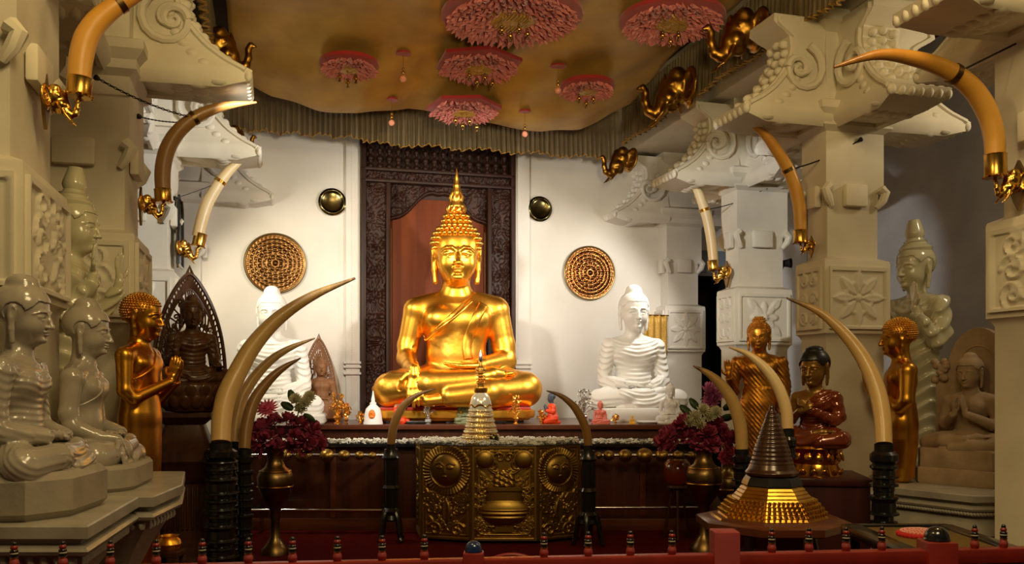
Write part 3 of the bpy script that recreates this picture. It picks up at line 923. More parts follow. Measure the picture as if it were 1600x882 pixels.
mb = MB(); mb.box((1.5, 6.0, -.05), (9, 8, .05)); struct(mb.build('floor', M['carpet']))
mb = MB(); hbox(mb, -3.4, 7.4, -1.5, 11.4, 5.4, 5.5); struct(mb.build('ceiling', M['ceil']))
VB = 11.0
mb = MB()
hbox(mb, -3.4, 1.04, VB, VB + .3, 0, 5.4); hbox(mb, 2.97, 5.44, VB, VB + .3, 0, 5.4); hbox(mb, 6.15, 7.4, VB, VB + .3, 0, 5.4)
hbox(mb, 1.04, 2.97, VB, VB + .3, 5.0, 5.4); hbox(mb, 5.44, 6.15, VB, VB + .3, 3.0, 5.4)
struct(mb.build('wall_back', M['wall'], smooth=False))
mb = MB(); hbox(mb, -3.4, -3.2, -1.5, VB, 0, 5.4); struct(mb.build('wall_left', M['aisle'], smooth=False))
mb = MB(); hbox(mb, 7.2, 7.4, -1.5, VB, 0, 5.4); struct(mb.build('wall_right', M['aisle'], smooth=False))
# dark doorway of the right aisle
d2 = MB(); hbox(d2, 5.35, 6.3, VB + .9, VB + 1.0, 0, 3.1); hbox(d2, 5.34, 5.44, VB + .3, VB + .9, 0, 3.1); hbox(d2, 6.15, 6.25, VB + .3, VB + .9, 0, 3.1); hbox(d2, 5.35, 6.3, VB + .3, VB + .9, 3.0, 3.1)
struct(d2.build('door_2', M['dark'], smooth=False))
jm = MB(); hbox(jm, 5.36, 5.50, VB - .05, VB + .3, 0, 3.3, .01); hbox(jm, 5.5, 6.15, VB - .04, VB + .25, 3.0, 3.3, .01); struct(jm.build('trim_1', M['bluegrey']))
# flat white strips beside the carved doorway, with a dotted edge
st = MB()
for u0, u1 in ((.86, 1.03), (2.98, 3.17)):
    hbox(st, u0, u1, VB - .045, VB + .02, 0, 5.0, .008)
    for k in range(120):
        p = Hc(u0 + .035 if u0 > 2 else u1 - .1, VB - .047, .9 + k * .03)
        st.sphere(p, .006, 5, 4)
    for zz in (1.62, 1.70, 1.75):
        hbox(st, u0 - .03, u1 + .03 if u0 < 2 else u1 + .03, VB - .075, VB + .02, zz, zz + .03, .006)
struct(st.build('trim_2', M['wall']))
# ------------------------------------------------------------------ carved doorway
def carve(seed, freq=9.0, amp=.014):
    r = random.Random(seed)
    ph = [(r.uniform(0, 6), r.uniform(0, 6), r.uniform(.7, 1.3)) for _ in range(4)]
    def fn(X, Z):
        q = 0
        for a, b, s_ in ph:
            q = q + np.sin(freq * s_ * (X * math.cos(a) + Z * math.sin(a)) * 2 + 2.2 * np.sin(freq * .9 * (X * math.sin(b) + Z * math.cos(b)) + b))
        return amp * sst(-.35, .35, np.sin(q * 2.2)) 
    return fn
droot = empty('door_1', Hc(2.005, VB, 0), HALL); droot['kind'] = 'structure'
DW = 1.93 / 2
fm = MB()
for q in (-1, 1):
    fm.box((q * (DW - .03), -.05, 2.4), (.03, .06, 2.4), None, .012)
    fm.box((q * (DW - .33), -.03, 2.0), (.028, .045, 2.0), None, .012)
for z in (3.98, 4.12):
    fm.box((0, -.055, z), (DW, .055, .022), None, .012)
fm.box((0, .1, 2.5), (DW, .02, 2.5))
fm.build('door_frame', M['doorwood'], droot)
for q in (-1, 1):
    relief('carved_jamb', .24, 3.9, lambda X, Z: carve(3, 24, .014)(X, Z) + .012 * bumpd(np.abs(X) - .105, .02), M['doorwood'], droot, 30, 300, .02, (q * (DW - .18), 0, 1.98))
relief('carved_lintel', 1.86, .11, carve(5, 26, .012), M['doorwood'], droot, 190, 14, .03, (0, 0, 4.05))
# tympanum with an ogee arch cut-out above the panel: relief drops inside the arch
def arch_z(X):
    a = np.abs(X) / .60
    return .02 + .34 * np.clip(1 - a, 0, 1) ** .75 - .0 + .06 * np.sin(np.clip(a, 0, 1) * PI * 2) 
def tymp(X, Z):
    az = arch_z(X) - .22
    out = sst(-.005, .01, Z - az)
    return out * (.03 + carve(8, 22, .014)(X, Z) * sst(.04, .06, Z - az)) + .03 * bumpd(Z - az - .02, .025)
relief('carved_tympanum', 1.26, .50, tymp, M['doorwood'], droot, 150, 70, .004, (0, .05, 3.71))
for q in (-1, 1):
    relief('carved_spandrel', .3, .5, carve(9, 22, .014), M['doorwood'], droot, 36, 60, .03, (q * (DW - .17), .0, 3.72))
pm = MB(); pm.box((0, .06, 1.9), (.62, .02, 1.9), None, .006)
pm.build('door_panel', M['panelwood'], droot)
ps = MB()
for q in (-1, 1): ps.box((q * .595, .03, 1.7), (.012, .02, 1.72), None, .006)
ps.build('panel_bead', M['lightwood'], droot)
for i in range(16):
    x = -DW + .12 + i * (2 * DW - .24) / 15
    b = MB(); prof = []
    for k in range(60):
        z = k / 59 * .82
        prof.append((.026 + .011 * math.sin(z * 62) + .006 * math.sin(z * 17), z))
    b.lathe(prof, 10, (x, -.0, 4.14)); b.build('baluster', M['doorwood'], droot)
tp = MB(); tp.box((0, -.02, 4.98), (DW, .05, .03), None, .01); tp.build('top_rail', M['doorwood'], droot)

# ------------------------------------------------------------------ columns and their scroll brackets
def panel_fn(w, h, kind):
    def fn(X, Z):
        fr = .016 * (np.maximum(np.abs(X) - (w / 2 - .03), np.abs(Z) - (h / 2 - .03)) > 0)
        r = np.hypot(X, Z); a = np.arctan2(Z, X)
        s_ = min(w, h) / 2 - .05
        H = fr
        if kind == 0:      # eight petalled rosette with diagonal leaves
            H = H + .022 * sst(0, .25, np.clip(1 - r / (s_ * (.55 + .35 * np.abs(np.cos(4 * a)))), 0, 1)) * (.6 + .4 * np.abs(np.cos(4 * a)))
            H = H + .016 * bumpd(r, s_ * .2)
            for k in range(4):
                q = PI / 4 + k * PI / 2
                H = np.maximum(H, .02 * leafh(X, Z, s_ * .5 * math.cos(q), s_ * .5 * math.sin(q), q, s_ * .85, s_ * .25))
        elif kind == 1:    # lattice of crossing leaves
            for k in range(8):
                q = k * PI / 4
                H = np.maximum(H, .02 * leafh(X, Z, .03 * math.cos(q), .03 * math.sin(q), q, s_ * 1.05, s_ * .22))
            H = np.maximum(H, .02 * bumpd(r, s_ * .17))
            H = np.maximum(H, .014 * bumpd(r - s_ * .62, .02))
        else:              # curling foliage
            for sx in (-1, 1):
                for cz in (-.55, 0, .55):
                    H = np.maximum(H, .018 * bumpd(dpoly(X, Z, spiral(sx * w * .2, cz * h * .55, w * .16, 1.4, cz * 3, 18, sx)), .014))
                    H = np.maximum(H, .018 * leafh(X, Z, sx * .02, cz * h * .6 - .03, PI / 2 - sx * .9, w * .3, .03))
        return H
    return fn
def bracket(m, out=.8, h=.75, w=.46, mb=None):
    """scroll console springing along +x from a column face; returns an MB in local space"""
    b = mb or MB()
    n = 24
    prof = []
    ctl = [(1.0, .62), (.90, .63), (.87, .56), (.80, .44), (.66, .42), (.52, .46), (.36, .56), (.22, .68), (.10, .83), (0.0, 1.0)]
    def sk(t): return out * float(np.interp(-(1 - t), [-c[0] for c in ctl], [c[1] for c in ctl]))
    for i in range(n + 1):
        t = i / n
        prof.append((sk(t), h * (1 - t)))
    N = len(prof)
    vs, fs = [], []
    # flaring front skin: width grows towards the tip
    def wd(x): return w * (.62 + .50 * (x / out) ** 2) / 2
    rows = prof + [(out * .97, -.07), (out * .72, -.115), (out * .4, -.10), (0, -.06)]
    for x, z in rows:
        for q in (-1, 1): vs.append((x, q * wd(x), z))
    for x, z in rows:   # recessed side web runs back to the column
        pass
    R_ = len(rows)
    for i in range(R_ - 1):
        fs.append((2 * i, 2 * i + 1, 2 * i + 3, 2 * i + 2))
    fs.append(tuple(2 * i for i in range(R_)) + ()) if False else None
    # side faces as fans to the column line
    base = len(vs)
    for x, z in rows:
        for q in (-1, 1): vs.append((0.0, q * wd(x) * .92, z))
    for i in range(R_ - 1):
        for q in (0, 1):
            fs.append((2 * i + q, 2 * i + 2 + q, base + 2 * i + 2 + q, base + 2 * i + q))
    fs.append((0, 1, base + 1, base))
    b.add(vs, fs, m)
    # volutes on both flanks
    for q in (-1, 1):
        y = q * (w * .36)
        for (cx, cz, r0, tr, a0) in ((.25, h * .44, .2, 1.5, 1.9), (.28, h * .44, .1, 1.2, 0)):
            pts = [(px_, y + q * .03, pz_) for px_, pz_ in spiral(cx, cz, r0, tr, a0, 22)]
            b.tube(pts, [.034 * (1 - .6 * i / 22) for i in range(23)], 7, m)
        pts = [(x_ - .045, y + q * (wd(x_) - w * .36), z_) for x_, z_ in prof[1:]]
        b.tube(pts, .022, 6, m)
        for k in range(6):
            t = .35 + k * .11
            x_ = sk(t); z_ = h * (1 - t)
            b.sphere((x_ * .72, q * (wd(x_) * .97), z_ * .85 - .03), (.05, .03, .035), 8, 6, m)
    # leaf on the front skin and lotus bosses under the lip
    for k in range(7):
        t = .25 + .1 * k
        x_ = sk(t); z_ = h * (1 - t)
        for q in (-1, 0, 1):
            b.sphere((x_ + .01, q * .075 * (1 + t), z_ - .02 * abs(q)), (.045, .035, .035), 8, 5, m)
    for i in range(5):
        for j in range(3):
            b.sphere((out * (.38 + .17 * j + .02 * (i % 2)), (-.5 + i / 4) * w * .95 * (.6 + .15 * j), -.10 + .02 * (j - 1) ** 2), (.075, .05, .03), 9, 6, m)
    for i in range(7):
        b.sphere((out * .965, (-.5 + i / 6) * w * 1.05, -.035), (.03, .035, .045), 8, 6, m)
    return b
def column(u, v, hu, hv, dirs, mat_, kinds=(0, 1), pil=False, seed=0):
    root = empty('column', Hc(u, v, 0), HALL); root['kind'] = 'structure'
    c = MB()
    def lv(lst):
        def fn(o): return [(hu + o, hv + o), (-hu - o, hv + o), (-hu - o, -hv - o), (hu + o, -hv - o)]
        c.stack(fn, lst)
    lv([(.07, 0), (.07, .35), (.05, .38), (.05, .42), (.0, .5), (0, 1.88), (.02, 1.92), (.035, 1.93), (.035, 2.50), (.03, 2.52), (-.035, 2.55), (-.035, 3.08), (0, 3.14), (0, 3.56), (.05, 3.60), (.05, 3.66), (.10, 3.72), (.10, 3.78), (.0, 3.82), (0, 4.36), (.08, 4.42), (.08, 4.52)])
    for sx in (-1, 1):       # little corner scrolls below the upper block
        for sy in (-1, 1):
            c.tube([(sx * (hu - .03), sy * (hv - .005) + a * sy * .0, 3.14 - .02), (sx * (hu + .012), sy * (hv + .006), 3.08), (sx * (hu - .015), sy * (hv + .01), 3.02), (sx * (hu - .06), sy * (hv - .01), 2.96)] if (a := 1) else [], [.045, .04, .035, .02], 8)
    c.box((0, -hv - .0, 3.05), (hu * .38, .03, .09), None, .015)
    c.box((-hu, 0, 3.05), (.03, hv * .38, .09), None, .015); c.box((hu, 0, 3.05), (.03, hv * .38, .09), None, .015)
    c.build('shaft', mat_, root)
    w = 2 * hu - .0
    relief('carved_panel', w, .5, panel_fn(w, .5, kinds[0]), mat_, root, 54, 50, .012, (0, -hv - .03, 2.215))
    w2 = 2 * hv
    for sx in (-1, 1):
        o = relief('carved_panel', max(w2, .2), .5, panel_fn(max(w2, .2), .5, kinds[1]), mat_, root, 44, 50, .012, (sx * (hu + .03), 0, 2.215), sx * PI / 2)
    for d in dirs:
        a = {'+u': 0, '-u': PI, '+v': PI / 2, '-v': -PI / 2}[d]
        e = hu if 'u' in d else hv
        bracket(rotm(0, 0, a) @ T(e - .02, 0, 3.70)).build('scroll_bracket', mat_, root, ang=45)
    return root
column(-1.5, 4.8, .41, .41, ['+u', '-v', '+v'], M['column'], (2, 2))
column(-1.25, 6.72, .34, .34, ['+u', '-v', '+v'], M['column'], (2, 1))
column(-1.2, 8.83, .33, .33, ['+u', '-v', '+v'], M['column'], (0, 2))
column(4.6, 4.25, .3, .31, ['-u', '-v', '+v', '+u'], M['column'], (2, 2))
column(4.57, 6.47, .27, .17, ['-u', '-v', '+v', '+u'], M['column'], (1, 2))
column(5.03, 8.67, .3, .17, ['-u', '-v', '+v', '+u'], M['column'], (0, 2))
column(-.95, 10.9, .2, .16, ['+u'], M['wall'], (0, 0))
column(5.21, 10.9, .25, .16, ['-u', '+u'], M['wall'], (1, 1))
bm_ = MB(); hbox(bm_, -1.5, -.9, -1, 11, 4.5, 5.0, .03); hbox(bm_, -1.4, -1.0, -1, 11, 5.0, 5.4); struct(bm_.build('trim_3', M['column']))
bm_ = MB(); hbox(bm_, 4.45, 5.2, -1, 11, 4.5, 5.0, .03); hbox(bm_, 4.6, 5.1, -1, 11, 5.0, 5.4); struct(bm_.build('trim_4', M['column']))

# ------------------------------------------------------------------ canopy
def droop(u):
    return np.interp(u, [-.4, 0, .45, .87, 1.41, 1.8, 2.4, 2.9, 3.3, 3.55, 3.9], [4.66, 4.47, 4.36, 4.33, 4.45, 4.40, 4.33, 4.29, 4.36, 4.47, 4.68])
def zcan(u, v):
    zb = 4.74 + .10 * ((u - 1.75) / 2.1) ** 2
    d = float(droop(u))
    g = math.exp(-((v - 9.42) / (.42 if v > 9.42 else .95)) ** 2)
    z = zb - (zb - d) * g
    z += .03 * math.sin(u * 3.1 + v * 1.7) * math.exp(-((v - 7.4) / 1.6) ** 2) + .012 * math.sin(u * 9 + 2 * math.sin(v * 3)) + .008 * math.sin(v * 11 + u * 4)
    # fine gathers fanning from the front edge of each lobe
    return z
U0, U1, V0, V1 = -.38, 3.88, 3.2, 10.22
can = empty('canopy', Hc(1.75, 6.7, 4.7), HALL, 'gold satin cloth canopy sagging below the ceiling, sewn with red rosettes', 'canopy')
cmat = Matrix.Rotation(-HALL, 4, 'Z') @ T(-Hc(1.75, 6.7, 4.7))
cm = MB()
cm.grid(lambda a, b: cmat @ Hc(U0 + (U1 - U0) * a, V0 + (V1 - V0) * b, zcan(U0 + (U1 - U0) * a, V0 + (V1 - V0) * b)), 90, 130)
co = cm.build('cloth', M['canopy'], can, ang=180)
so = co.modifiers.new('thick', 'SOLIDIFY'); so.thickness = .006
def pleats(name, p0, p1, ztop, zbot, n, amp, mat_, parent, hem=None):
    """gathered strip between two hall points"""
    mbv = MB(); L = (Vector(p1) - Vector(p0)).length
    d = (Vector(p1) - Vector(p0)).normalized(); nrm = Vector((-d.y, d.x))
    r = random.Random(3); off = [r.uniform(-.4, .4) for _ in range(n * 2 + 4)]
    seg = n * 8
    def fn(a, b):
        s_ = a * n
        k = int(s_)
        fl = amp * (.25 + .75 * b) * (math.sin(2 * PI * s_ + off[k % len(off)] * b * 2) + .35 * math.sin(4.7 * PI * s_ + 1))
        q = Vector(p0) + d * (a * L) + nrm * fl
        z = ztop + (zbot + .018 * math.sin(a * 31) + .012 * math.sin(2 * PI * s_ * .5 + off[k % len(off)]) - ztop) * b
        return cmat @ Hc(q.x, q.y, z)
    mbv.grid(fn, seg, 8)
    o = mbv.build(name, mat_, parent, ang=180)
    if hem:
        h = MB(); h.tube([fn(i / seg, 1.0) for i in range(seg + 1)], .008, 5); h.build('hem', hem, o, ang=180)
    return o
pleats('valance', (-.45, 10.24), (1.05, 10.26), 4.84, 4.30, 26, .03, M['valance'], can, M['valance_hem'])
pleats('valance', (1.0, 10.28), (4.1, 10.24), 4.84, 4.26, 52, .03, M['valance'], can, M['valance_hem'])
pleats('valance', (4.12, 10.2), (4.12, 4.6), 4.95, 4.42, 80, .03, M['valance'], can, M['valance_hem'])
pleats('valance', (-.52, 4.6), (-.52, 10.2), 4.95, 4.45, 80, .03, M['valance'], can, M['valance_hem'])
def canopy_hit(px, py):
    """where the sight line meets the cloth"""
    d = 5.0
    while d < 11.5:
        p = P(px, py, d); u, v = UV(p)
        if p.z > zcan(min(max(u, U0), U1), min(max(v, V0), V1)): return p, u, v
        d += .01
    return P(px, py, 9), *UV(P(px, py, 9))
def rosette(u, v, R, hexa, rr=.35):
    p = Hc(u, v, zcan(u, v))
    e = .05
    nx_ = -(zcan(u + e, v) - zcan(u - e, v)) / (2 * e); ny_ = -(zcan(u, v + e) - zcan(u, v - e)) / (2 * e)
    sl = math.hypot(nx_, ny_)
    nrm = Matrix.Rotation(HALL, 3, 'Z') @ Vector((-.1 * nx_, -.1 * ny_, -1)).normalized()
    p.z -= .6 * sl * R + .01
    m = cmat @ T(p + nrm * .012) @ nrm.to_track_quat('Z', 'Y').to_matrix().to_4x4() @ rotm(0, 0, .3)
    b = MB(); n = 6 if hexa else 28
    b.lathe([(R, -.02), (R, .012), (R * .94, .02), (.0, .02)], n, m=m)
    back = b.build('rosette', M['redvelvet'], can)
    r = MB(); rd = random.Random(int(R * 1000 + u * 77))
    rin = R * rr
    for ringr in np.linspace(rin, R * .9, 8):
        n = int(2 * PI * ringr / (.058))
        for i in range(n):
            a = 2 * PI * (i + rd.random() * .6) / n
            rad = ringr * (1 if not hexa else .87 / max(.87, math.cos((a % (PI / 3)) - PI / 6)) * 1.0)
            L = .034 + .02 * rd.random()
            mm = m @ T(rad * math.cos(a), rad * math.sin(a), .03) @ rotm(rd.uniform(-.5, .5), rd.uniform(-.7, -.1), a + rd.uniform(-.7, .7))
            r.add([(-L, 0, 0), (0, -L * .55, .02), (0, L * .55, .02), (L, 0, .035), (0, 0, .045)], [(0, 1, 4), (0, 4, 2), (1, 3, 4), (4, 3, 2)], mm)
    r.build('ruched_petals', M['rosette'], back, ang=60)
    g = MB(); g.lathe([(rin, .02), (rin * .95, .045), (rin * .7, .06), (0, .065)], 20, m=m)
    for i in range(24):
        a = 2 * PI * i / 24
        g.box((rin * .6 * math.cos(a), rin * .6 * math.sin(a), .06), (rin * .3, .006, .01), m @ T(0, 0, 0))
    g.build('rosette_centre', M['gold_cloth'], back)
    return p + nrm * .04
ROS = []
for (px, py, wpx, hexa) in ((800, 8, 222, False), (748, 86, 140, True), (725, 157, 118, True), (546, 86, 92, False), (918, 122, 86, False), (1050, 18, 165, False)):
    p, u, v = canopy_hit(px, py)
    R = wpx / 2 * p.y / F_PX
    ROS.append((rosette(u, v, R, hexa), R))
for (px, py, wpx) in ((612, 154, 20), (630, 82, 24), (872, 102, 25), (820, 173, 19), (640, 175, 0)):
    if not wpx: continue
    p, u, v = canopy_hit(px, py)
    R = wpx / 2 * p.y / F_PX
    b = MB(); b.lathe([(R, -.012), (R, .006), (0, .008)], 16, m=cmat @ T(Hc(u, v, zcan(u, v) - .012)) @ rotm(PI, 0, 0)); b.build('red_spot', M['redvelvet'], can)
    ROS.append((Hc(u, v, zcan(u, v) - .015), R))
# bead pendants hang from the rosettes
def pendant(p, L, where, kinds, grp):
    r = empty('bead_pendant', p, 0, where, 'pendant', grp)
    t = MB(); t.tube([(0, 0, .012), (0, 0, -L)], .0022, 5); t.build('thread', M['brass'], r)
    for i, (z, s_, k) in enumerate(kinds):
        b = MB(); b.sphere((0, 0, z - L), s_, 10, 8); b.build('bead', M[k], r)
    return r
spotk = [(0.06, .015, 'brass'), (.025, .018, 'brass'), (-.03, .032, 'pinkbead')]
rosk = [(0.03, .014, 'brass_dark'), (0, .022, 'brass'), (-.035, .014, 'brass_dark')]
spot_labels = ['pink glass drop pendant below the red spot left of the lowest hexagonal rosette', 'pink glass drop pendant below the red spot between left oval and middle hexagonal rosettes',
               'pink glass drop pendant below the red spot beside the right oval rosette', 'pink glass drop pendant in front of the valance, right of the lowest hexagonal rosette']
for i, (p, R) in enumerate(ROS[6:]): pendant(p, .20, spot_labels[i], spotk, 'pink drop pendants below the canopy')
ros_names = ['the biggest round rosette at the top', 'the middle hexagonal rosette', 'the lowest hexagonal rosette', 'the small oval rosette on the left', 'the small oval rosette on the right', 'the long red rosette near the gold elephants']
for i, (p, R) in enumerate(ROS[:6]):
    for k in range(4 if i < 3 else 3):
        q = (k - 1.2) * .075
        z = p.copy() + Vector((q * C15, q * S15, 0)); u, v = UV(z)
        z.z = zcan(u, v) - .05
        pendant(z, .16 + .05 * (k % 2), 'small brass bead pendant below ' + ros_names[i], rosk, 'brass pendants below ' + ros_names[i])
# ------------------------------------------------------------------ the statues
def mm(skin, robe=None): return dict(skin=M[skin], robe=M[robe or skin])
def at(px, py, d, dz=0.0):
    p = P(px, py, d); p.z += dz
    return p
TZ_L, TZ_R, ALT = 1.0, .75, CAMZ - (664 - HY) * 9.5 / F_PX

def flame_tall(mb, m):
    prof = [(.17, .56), (.18, .62), (.13, .66), (.10, .70), (.14, .74), (.14, .78), (.095, .83), (.105, .86), (.105, .90), (.078, .94), (.085, .97), (.082, 1.0), (.058, 1.05), (.063, 1.08), (.058, 1.11), (.036, 1.16), (.04, 1.19), (.02, 1.28), (0, 1.38)]
    mb.lathe(prof, 16, (0, .07, 0), m)
    for k in range(9):
        a = 2 * PI * k / 9
        for (r0, z0, r1, z1, w_) in ((.125, .67, .10, .82, .03), (.088, .84, .06, 1.02, .022)):
            mb.tube([(r0 * math.cos(a), .07 + r0 * math.sin(a), z0), ((r0 + .02) * math.cos(a + .15), .07 + (r0 + .02) * math.sin(a + .15), (z0 + z1) / 2 - .03), (r1 * math.cos(a + .3), .07 + r1 * math.sin(a + .3), z1)], [w_, w_ * .9, w_ * .3], 6, m)
# the great gilt image
D0 = 10.2; U0_ = 98.5 * D0 / F_PX
zb = CAMZ - (635 - HY) * 9.8 / F_PX
g_loc = Vector(((713 - HX) * D0 / F_PX, D0, zb))
root, f, hm = seated('seated_buddha', g_loc, U0_, math.radians(7), 'large polished gold seated Buddha with a flame finial in front of the carved door', 'statue', mm('gold', 'gold_robe'), 'earth', hs=.98, robe='open', vox=.0135, ush=.17, hair='curls', hairmat=M['gold_hair'], curl_r=.042, flame=flame_tall, pitch=.10, full=1.02, robe_off=.02, neck=.225)
# sash over the left shoulder
from mathutils.bvhtree import BVHTree
def surf(root_, names):
    vs, ps = [], []
    for o in root_.children:
        if o.name.split('.')[0] in names:
            b0 = len(vs); me = o.data
            vs += [v.co.copy() for v in me.vertices]; ps += [tuple(b0 + i for i in p.vertices) for p in me.polygons]
    return BVHTree.FromPolygons(vs, ps)
bv = surf(root, ('robe', 'body'))
def drape(path, w, lift, U, n=40, m_=6):
    pp = catmull([(x, 0, z) for x, z in path], 10); b = MB(); N = len(pp) - 1
    def fn(a, c):
        i = min(N - 1, int(a * N)); f_ = a * N - i
        q = pp[i].lerp(pp[i + 1], f_); t = (pp[i + 1] - pp[i]).normalized(); nn = Vector((t.z, 0, -t.x))
        q = (q + nn * w * (c - .5)) * U
        hit = bv.ray_cast(Vector((q.x, -2.5, q.z)), Vector((0, 1, 0)))
        y = hit[0].y if hit[0] is not None else -.3 * U
        return (q.x, y - lift * U * (.4 + .6 * math.sin(PI * c)), q.z)
    b.grid(fn, n, m_); return b
o = drape([(.42, 1.60), (.30, 1.38), (.20, 1.12), (.15, .92), (.17, .72)], .15, .02, U0_).build('sash', M['gold_robe'], root, ang=180)
o.modifiers.new('t', 'SOLIDIFY').thickness = .012
o = drape([(.24, 1.66), (.02, 1.44), (-.18, 1.26), (-.36, 1.12), (-.5, 1.02)], .05, .02, U0_).build('robe_edge', M['gold_hair'], root, ang=180)
o.modifiers.new('t', 'SOLIDIFY').thickness = .01
# plinth of the gilt image
pl = empty('statue_plinth', (g_loc.x - .01, D0 - .05, ALT), math.radians(3), 'gold painted plinth with a red cushion edge carrying the large gold Buddha', 'plinth')
pz = zb - ALT
hx, hy = 1.22 * U0_, .62 * U0_
def plf(o): return rounded_rect(hx + o, hy + o, .25 * U0_, 6)
b = MB(); b.stack(plf, [(-.05, .03), (-.04, .05), (0.0, .06), (.01, .08), (.01, pz - .05), (-.015, pz - .04)]); b.build('plinth_body', M['gold_paint'], pl)
b = MB(); b.stack(plf, [(-.06, pz - .045), (-.03, pz - .035), (-.035, pz - .02), (-.06, pz - .01)]); b.build('cushion', M['redcushion'], pl)
for sx in (-1, 0, 1):
    for sy in (-1, 1):
        b = MB(); b.box((sx * hx * .75, sy * hy * .7, .018), (.10, .05, .018), None, .006); b.build('foot', M['blackpaint'], pl)

# two white marble images on the altar
wf = u_fold(.115, .55, .6)
dW = 10.55; Uw = 60 * dW / F_PX
zw = CAMZ - (642 - HY) * 10.2 / F_PX
rw, _, _ = seated('seated_buddha', Vector(((990 - HX) * dW / F_PX, dW, zw)), Uw, math.radians(9), 'white marble seated Buddha with pleated robe on the altar right of the gold Buddha', 'statue', mm('marble_white'), 'lap', robe='both', fold=wf, vox=.02, hs=1.02, torso=1.1, pitch=.1, hairoff=.012, foldamp=.016)
b = MB(); slab_poly(b, [(x * Uw, y * Uw) for x, y in rounded_rect(1.15, .8, .3, 6, (0, -.22))], ALT - zw, .03, .02); b.build('base', M['marble_white'], rw)
dL = 9.75; Ul = 62 * dL / F_PX
zl = CAMZ - (652 - HY) * 9.5 / F_PX
rl, _, _ = seated('seated_buddha', Vector(((425 - HX) * dL / F_PX, dL, zl)), Ul, math.radians(8), 'white marble seated Buddha on the altar behind the curved floor tusks', 'statue', mm('marble_white'), 'lap', robe='both', fold=wf, vox=.02, hs=.98, torso=1.15, pitch=.1, hairoff=.012, foldamp=.016)
b = MB(); slab_poly(b, [(x * Ul, y * Ul) for x, y in rounded_rect(1.35, .85, .4, 6, (0, -.25))], ALT - zl, .03, .02); b.build('base', M['marble_white'], rl)

# glossy marble pair on the left pedestals
d1 = 3.76; Ua = 99 * d1 / F_PX
zs = TZ_L + .145
ra, _, _ = seated('seated_buddha', Vector(((33 - HX) * d1 / F_PX, d1, zs)), Ua, math.radians(97), 'veined glossy marble seated Buddha with folded robe, largest at the left edge', 'statue', mm('marble_grey'), 'lap', robe='both', fold=u_fold(.10, .5, .6), vox=.0145, hs=.96, torso=1.12, pitch=.12, hairoff=.03, ush=.15, ushw=.22, foldamp=.006)
b = MB(); slab_poly(b, [(x * Ua, y * Ua) for x, y in [(-1.25, -.55), (-.7, -1.02), (.7, -1.08), (1.25, -.6), (1.1, .25), (.7, .36), (-.8, .42), (-1.25, .3)]], TZ_L - zs, .04, .03); b.build('base', M['stone_slab'], ra)
d2_ = 4.66; Ub = 83 * d2_ / F_PX
zs = TZ_L + .10
rb_, _, _ = seated('seated_buddha', Vector(((134 - HX) * d2_ / F_PX, d2_, zs)), Ub, math.radians(100), 'veined glossy marble Buddha touching the ground, smooth cap hair, on second left pedestal', 'statue', mm('marble_grey'), 'earth', robe='open', vox=.0155, hs=.93, torso=1.13, pitch=.12, hairoff=.035, ush=.16, ushw=.21)
b = MB(); slab_poly(b, [(x * Ub, y * Ub) for x, y in rounded_rect(1.3, .75, .65, 8, (0, -.3))], TZ_L - zs, .03, .02); b.build('base', M['stone_slab'], rb_)

# tall pale images
def topknot(root, hm, B, mat_):
    b = MB()
    prof = [(.33, .34), (.35, .42), (.30, .48), (.26, .50), (.24, .54), (.25, .57), (.19, .60), (.175, .64), (.21, .72), (.20, .78), (.165, .90), (.13, 1.02), (.115, 1.05), (0, 1.06)]
    b.lathe(prof, 24, (0, .05, 0), Matrix.Scale(B, 4) @ hm)
    b.build('topknot', mat_, root)
pf = u_fold(.42, .9, 1.05)
dp = 5.3; Bp = 58 * dp / F_PX
r_, f_, hm_ = standing('standing_buddha', Vector(((112 - HX) * dp / F_PX, dp, TZ_L)), Bp, math.radians(92), 'tall pale polished standing Buddha with both hands raised behind the left marble pair', 'statue', mm('marble_pale'), 'both', hs=1.5, robe='both', hair='cap', fold=pf, leg=1.03, vox=.027, ush=0, foldamp=.04)
topknot(r_, hm_, Bp, M['marble_pale'])
dp = 7.9; Bp = 47 * dp / F_PX
r_, f_, hm_ = standing('standing_buddha', Vector(((1432 - HX) * dp / F_PX, dp, TZ_R)), Bp, math.radians(-68), 'tall pale polished standing Buddha with both hands raised behind the right pedestal statues', 'statue', mm('marble_pale'), 'both', hs=1.5, robe='both', hair='cap', fold=pf, leg=1.06, vox=.032, ush=0, foldamp=.045)
topknot(r_, hm_, Bp, M['marble_pale'])

# gilt standing figures
dg = 5.66; Bg = 54 * dg / F_PX
gs, _, _ = standing('standing_buddha', Vector(((219 - HX) * dg / F_PX, dg, .31)), Bg, math.radians(90), 'dark gold standing Buddha in profile with praying hands beside the carved wooden shrine figure', 'statue', mm('gold_dark'), 'pray', hs=1.32, leg=1.31, vox=.026, hairmat=M['gold_dark_hair'], ush=0, curl_r=.03, seg=(6, 4), stout=1.02)
b = MB(); slab_poly(b, rounded_rect(.15, .15, .05, 4), -.31, .03, .02); b.build('base', M['darkwood'], gs)
dg = 7.08; Bg = 46 * dg / F_PX
standing('standing_buddha', Vector(((1407 - HX) * dg / F_PX, dg, TZ_R)), Bg, math.radians(-103), 'dark gold standing Buddha with praying hands on the right pedestal behind the tallest floor tusk', 'statue', mm('gold_dark'), 'pray', hs=1.3, leg=.54, vox=.03, hairmat=M['gold_dark_hair'], ush=0, curl_r=.03, seg=(6, 4), stout=1.02)
dg = 8.9; Bg = 37 * dg / F_PX
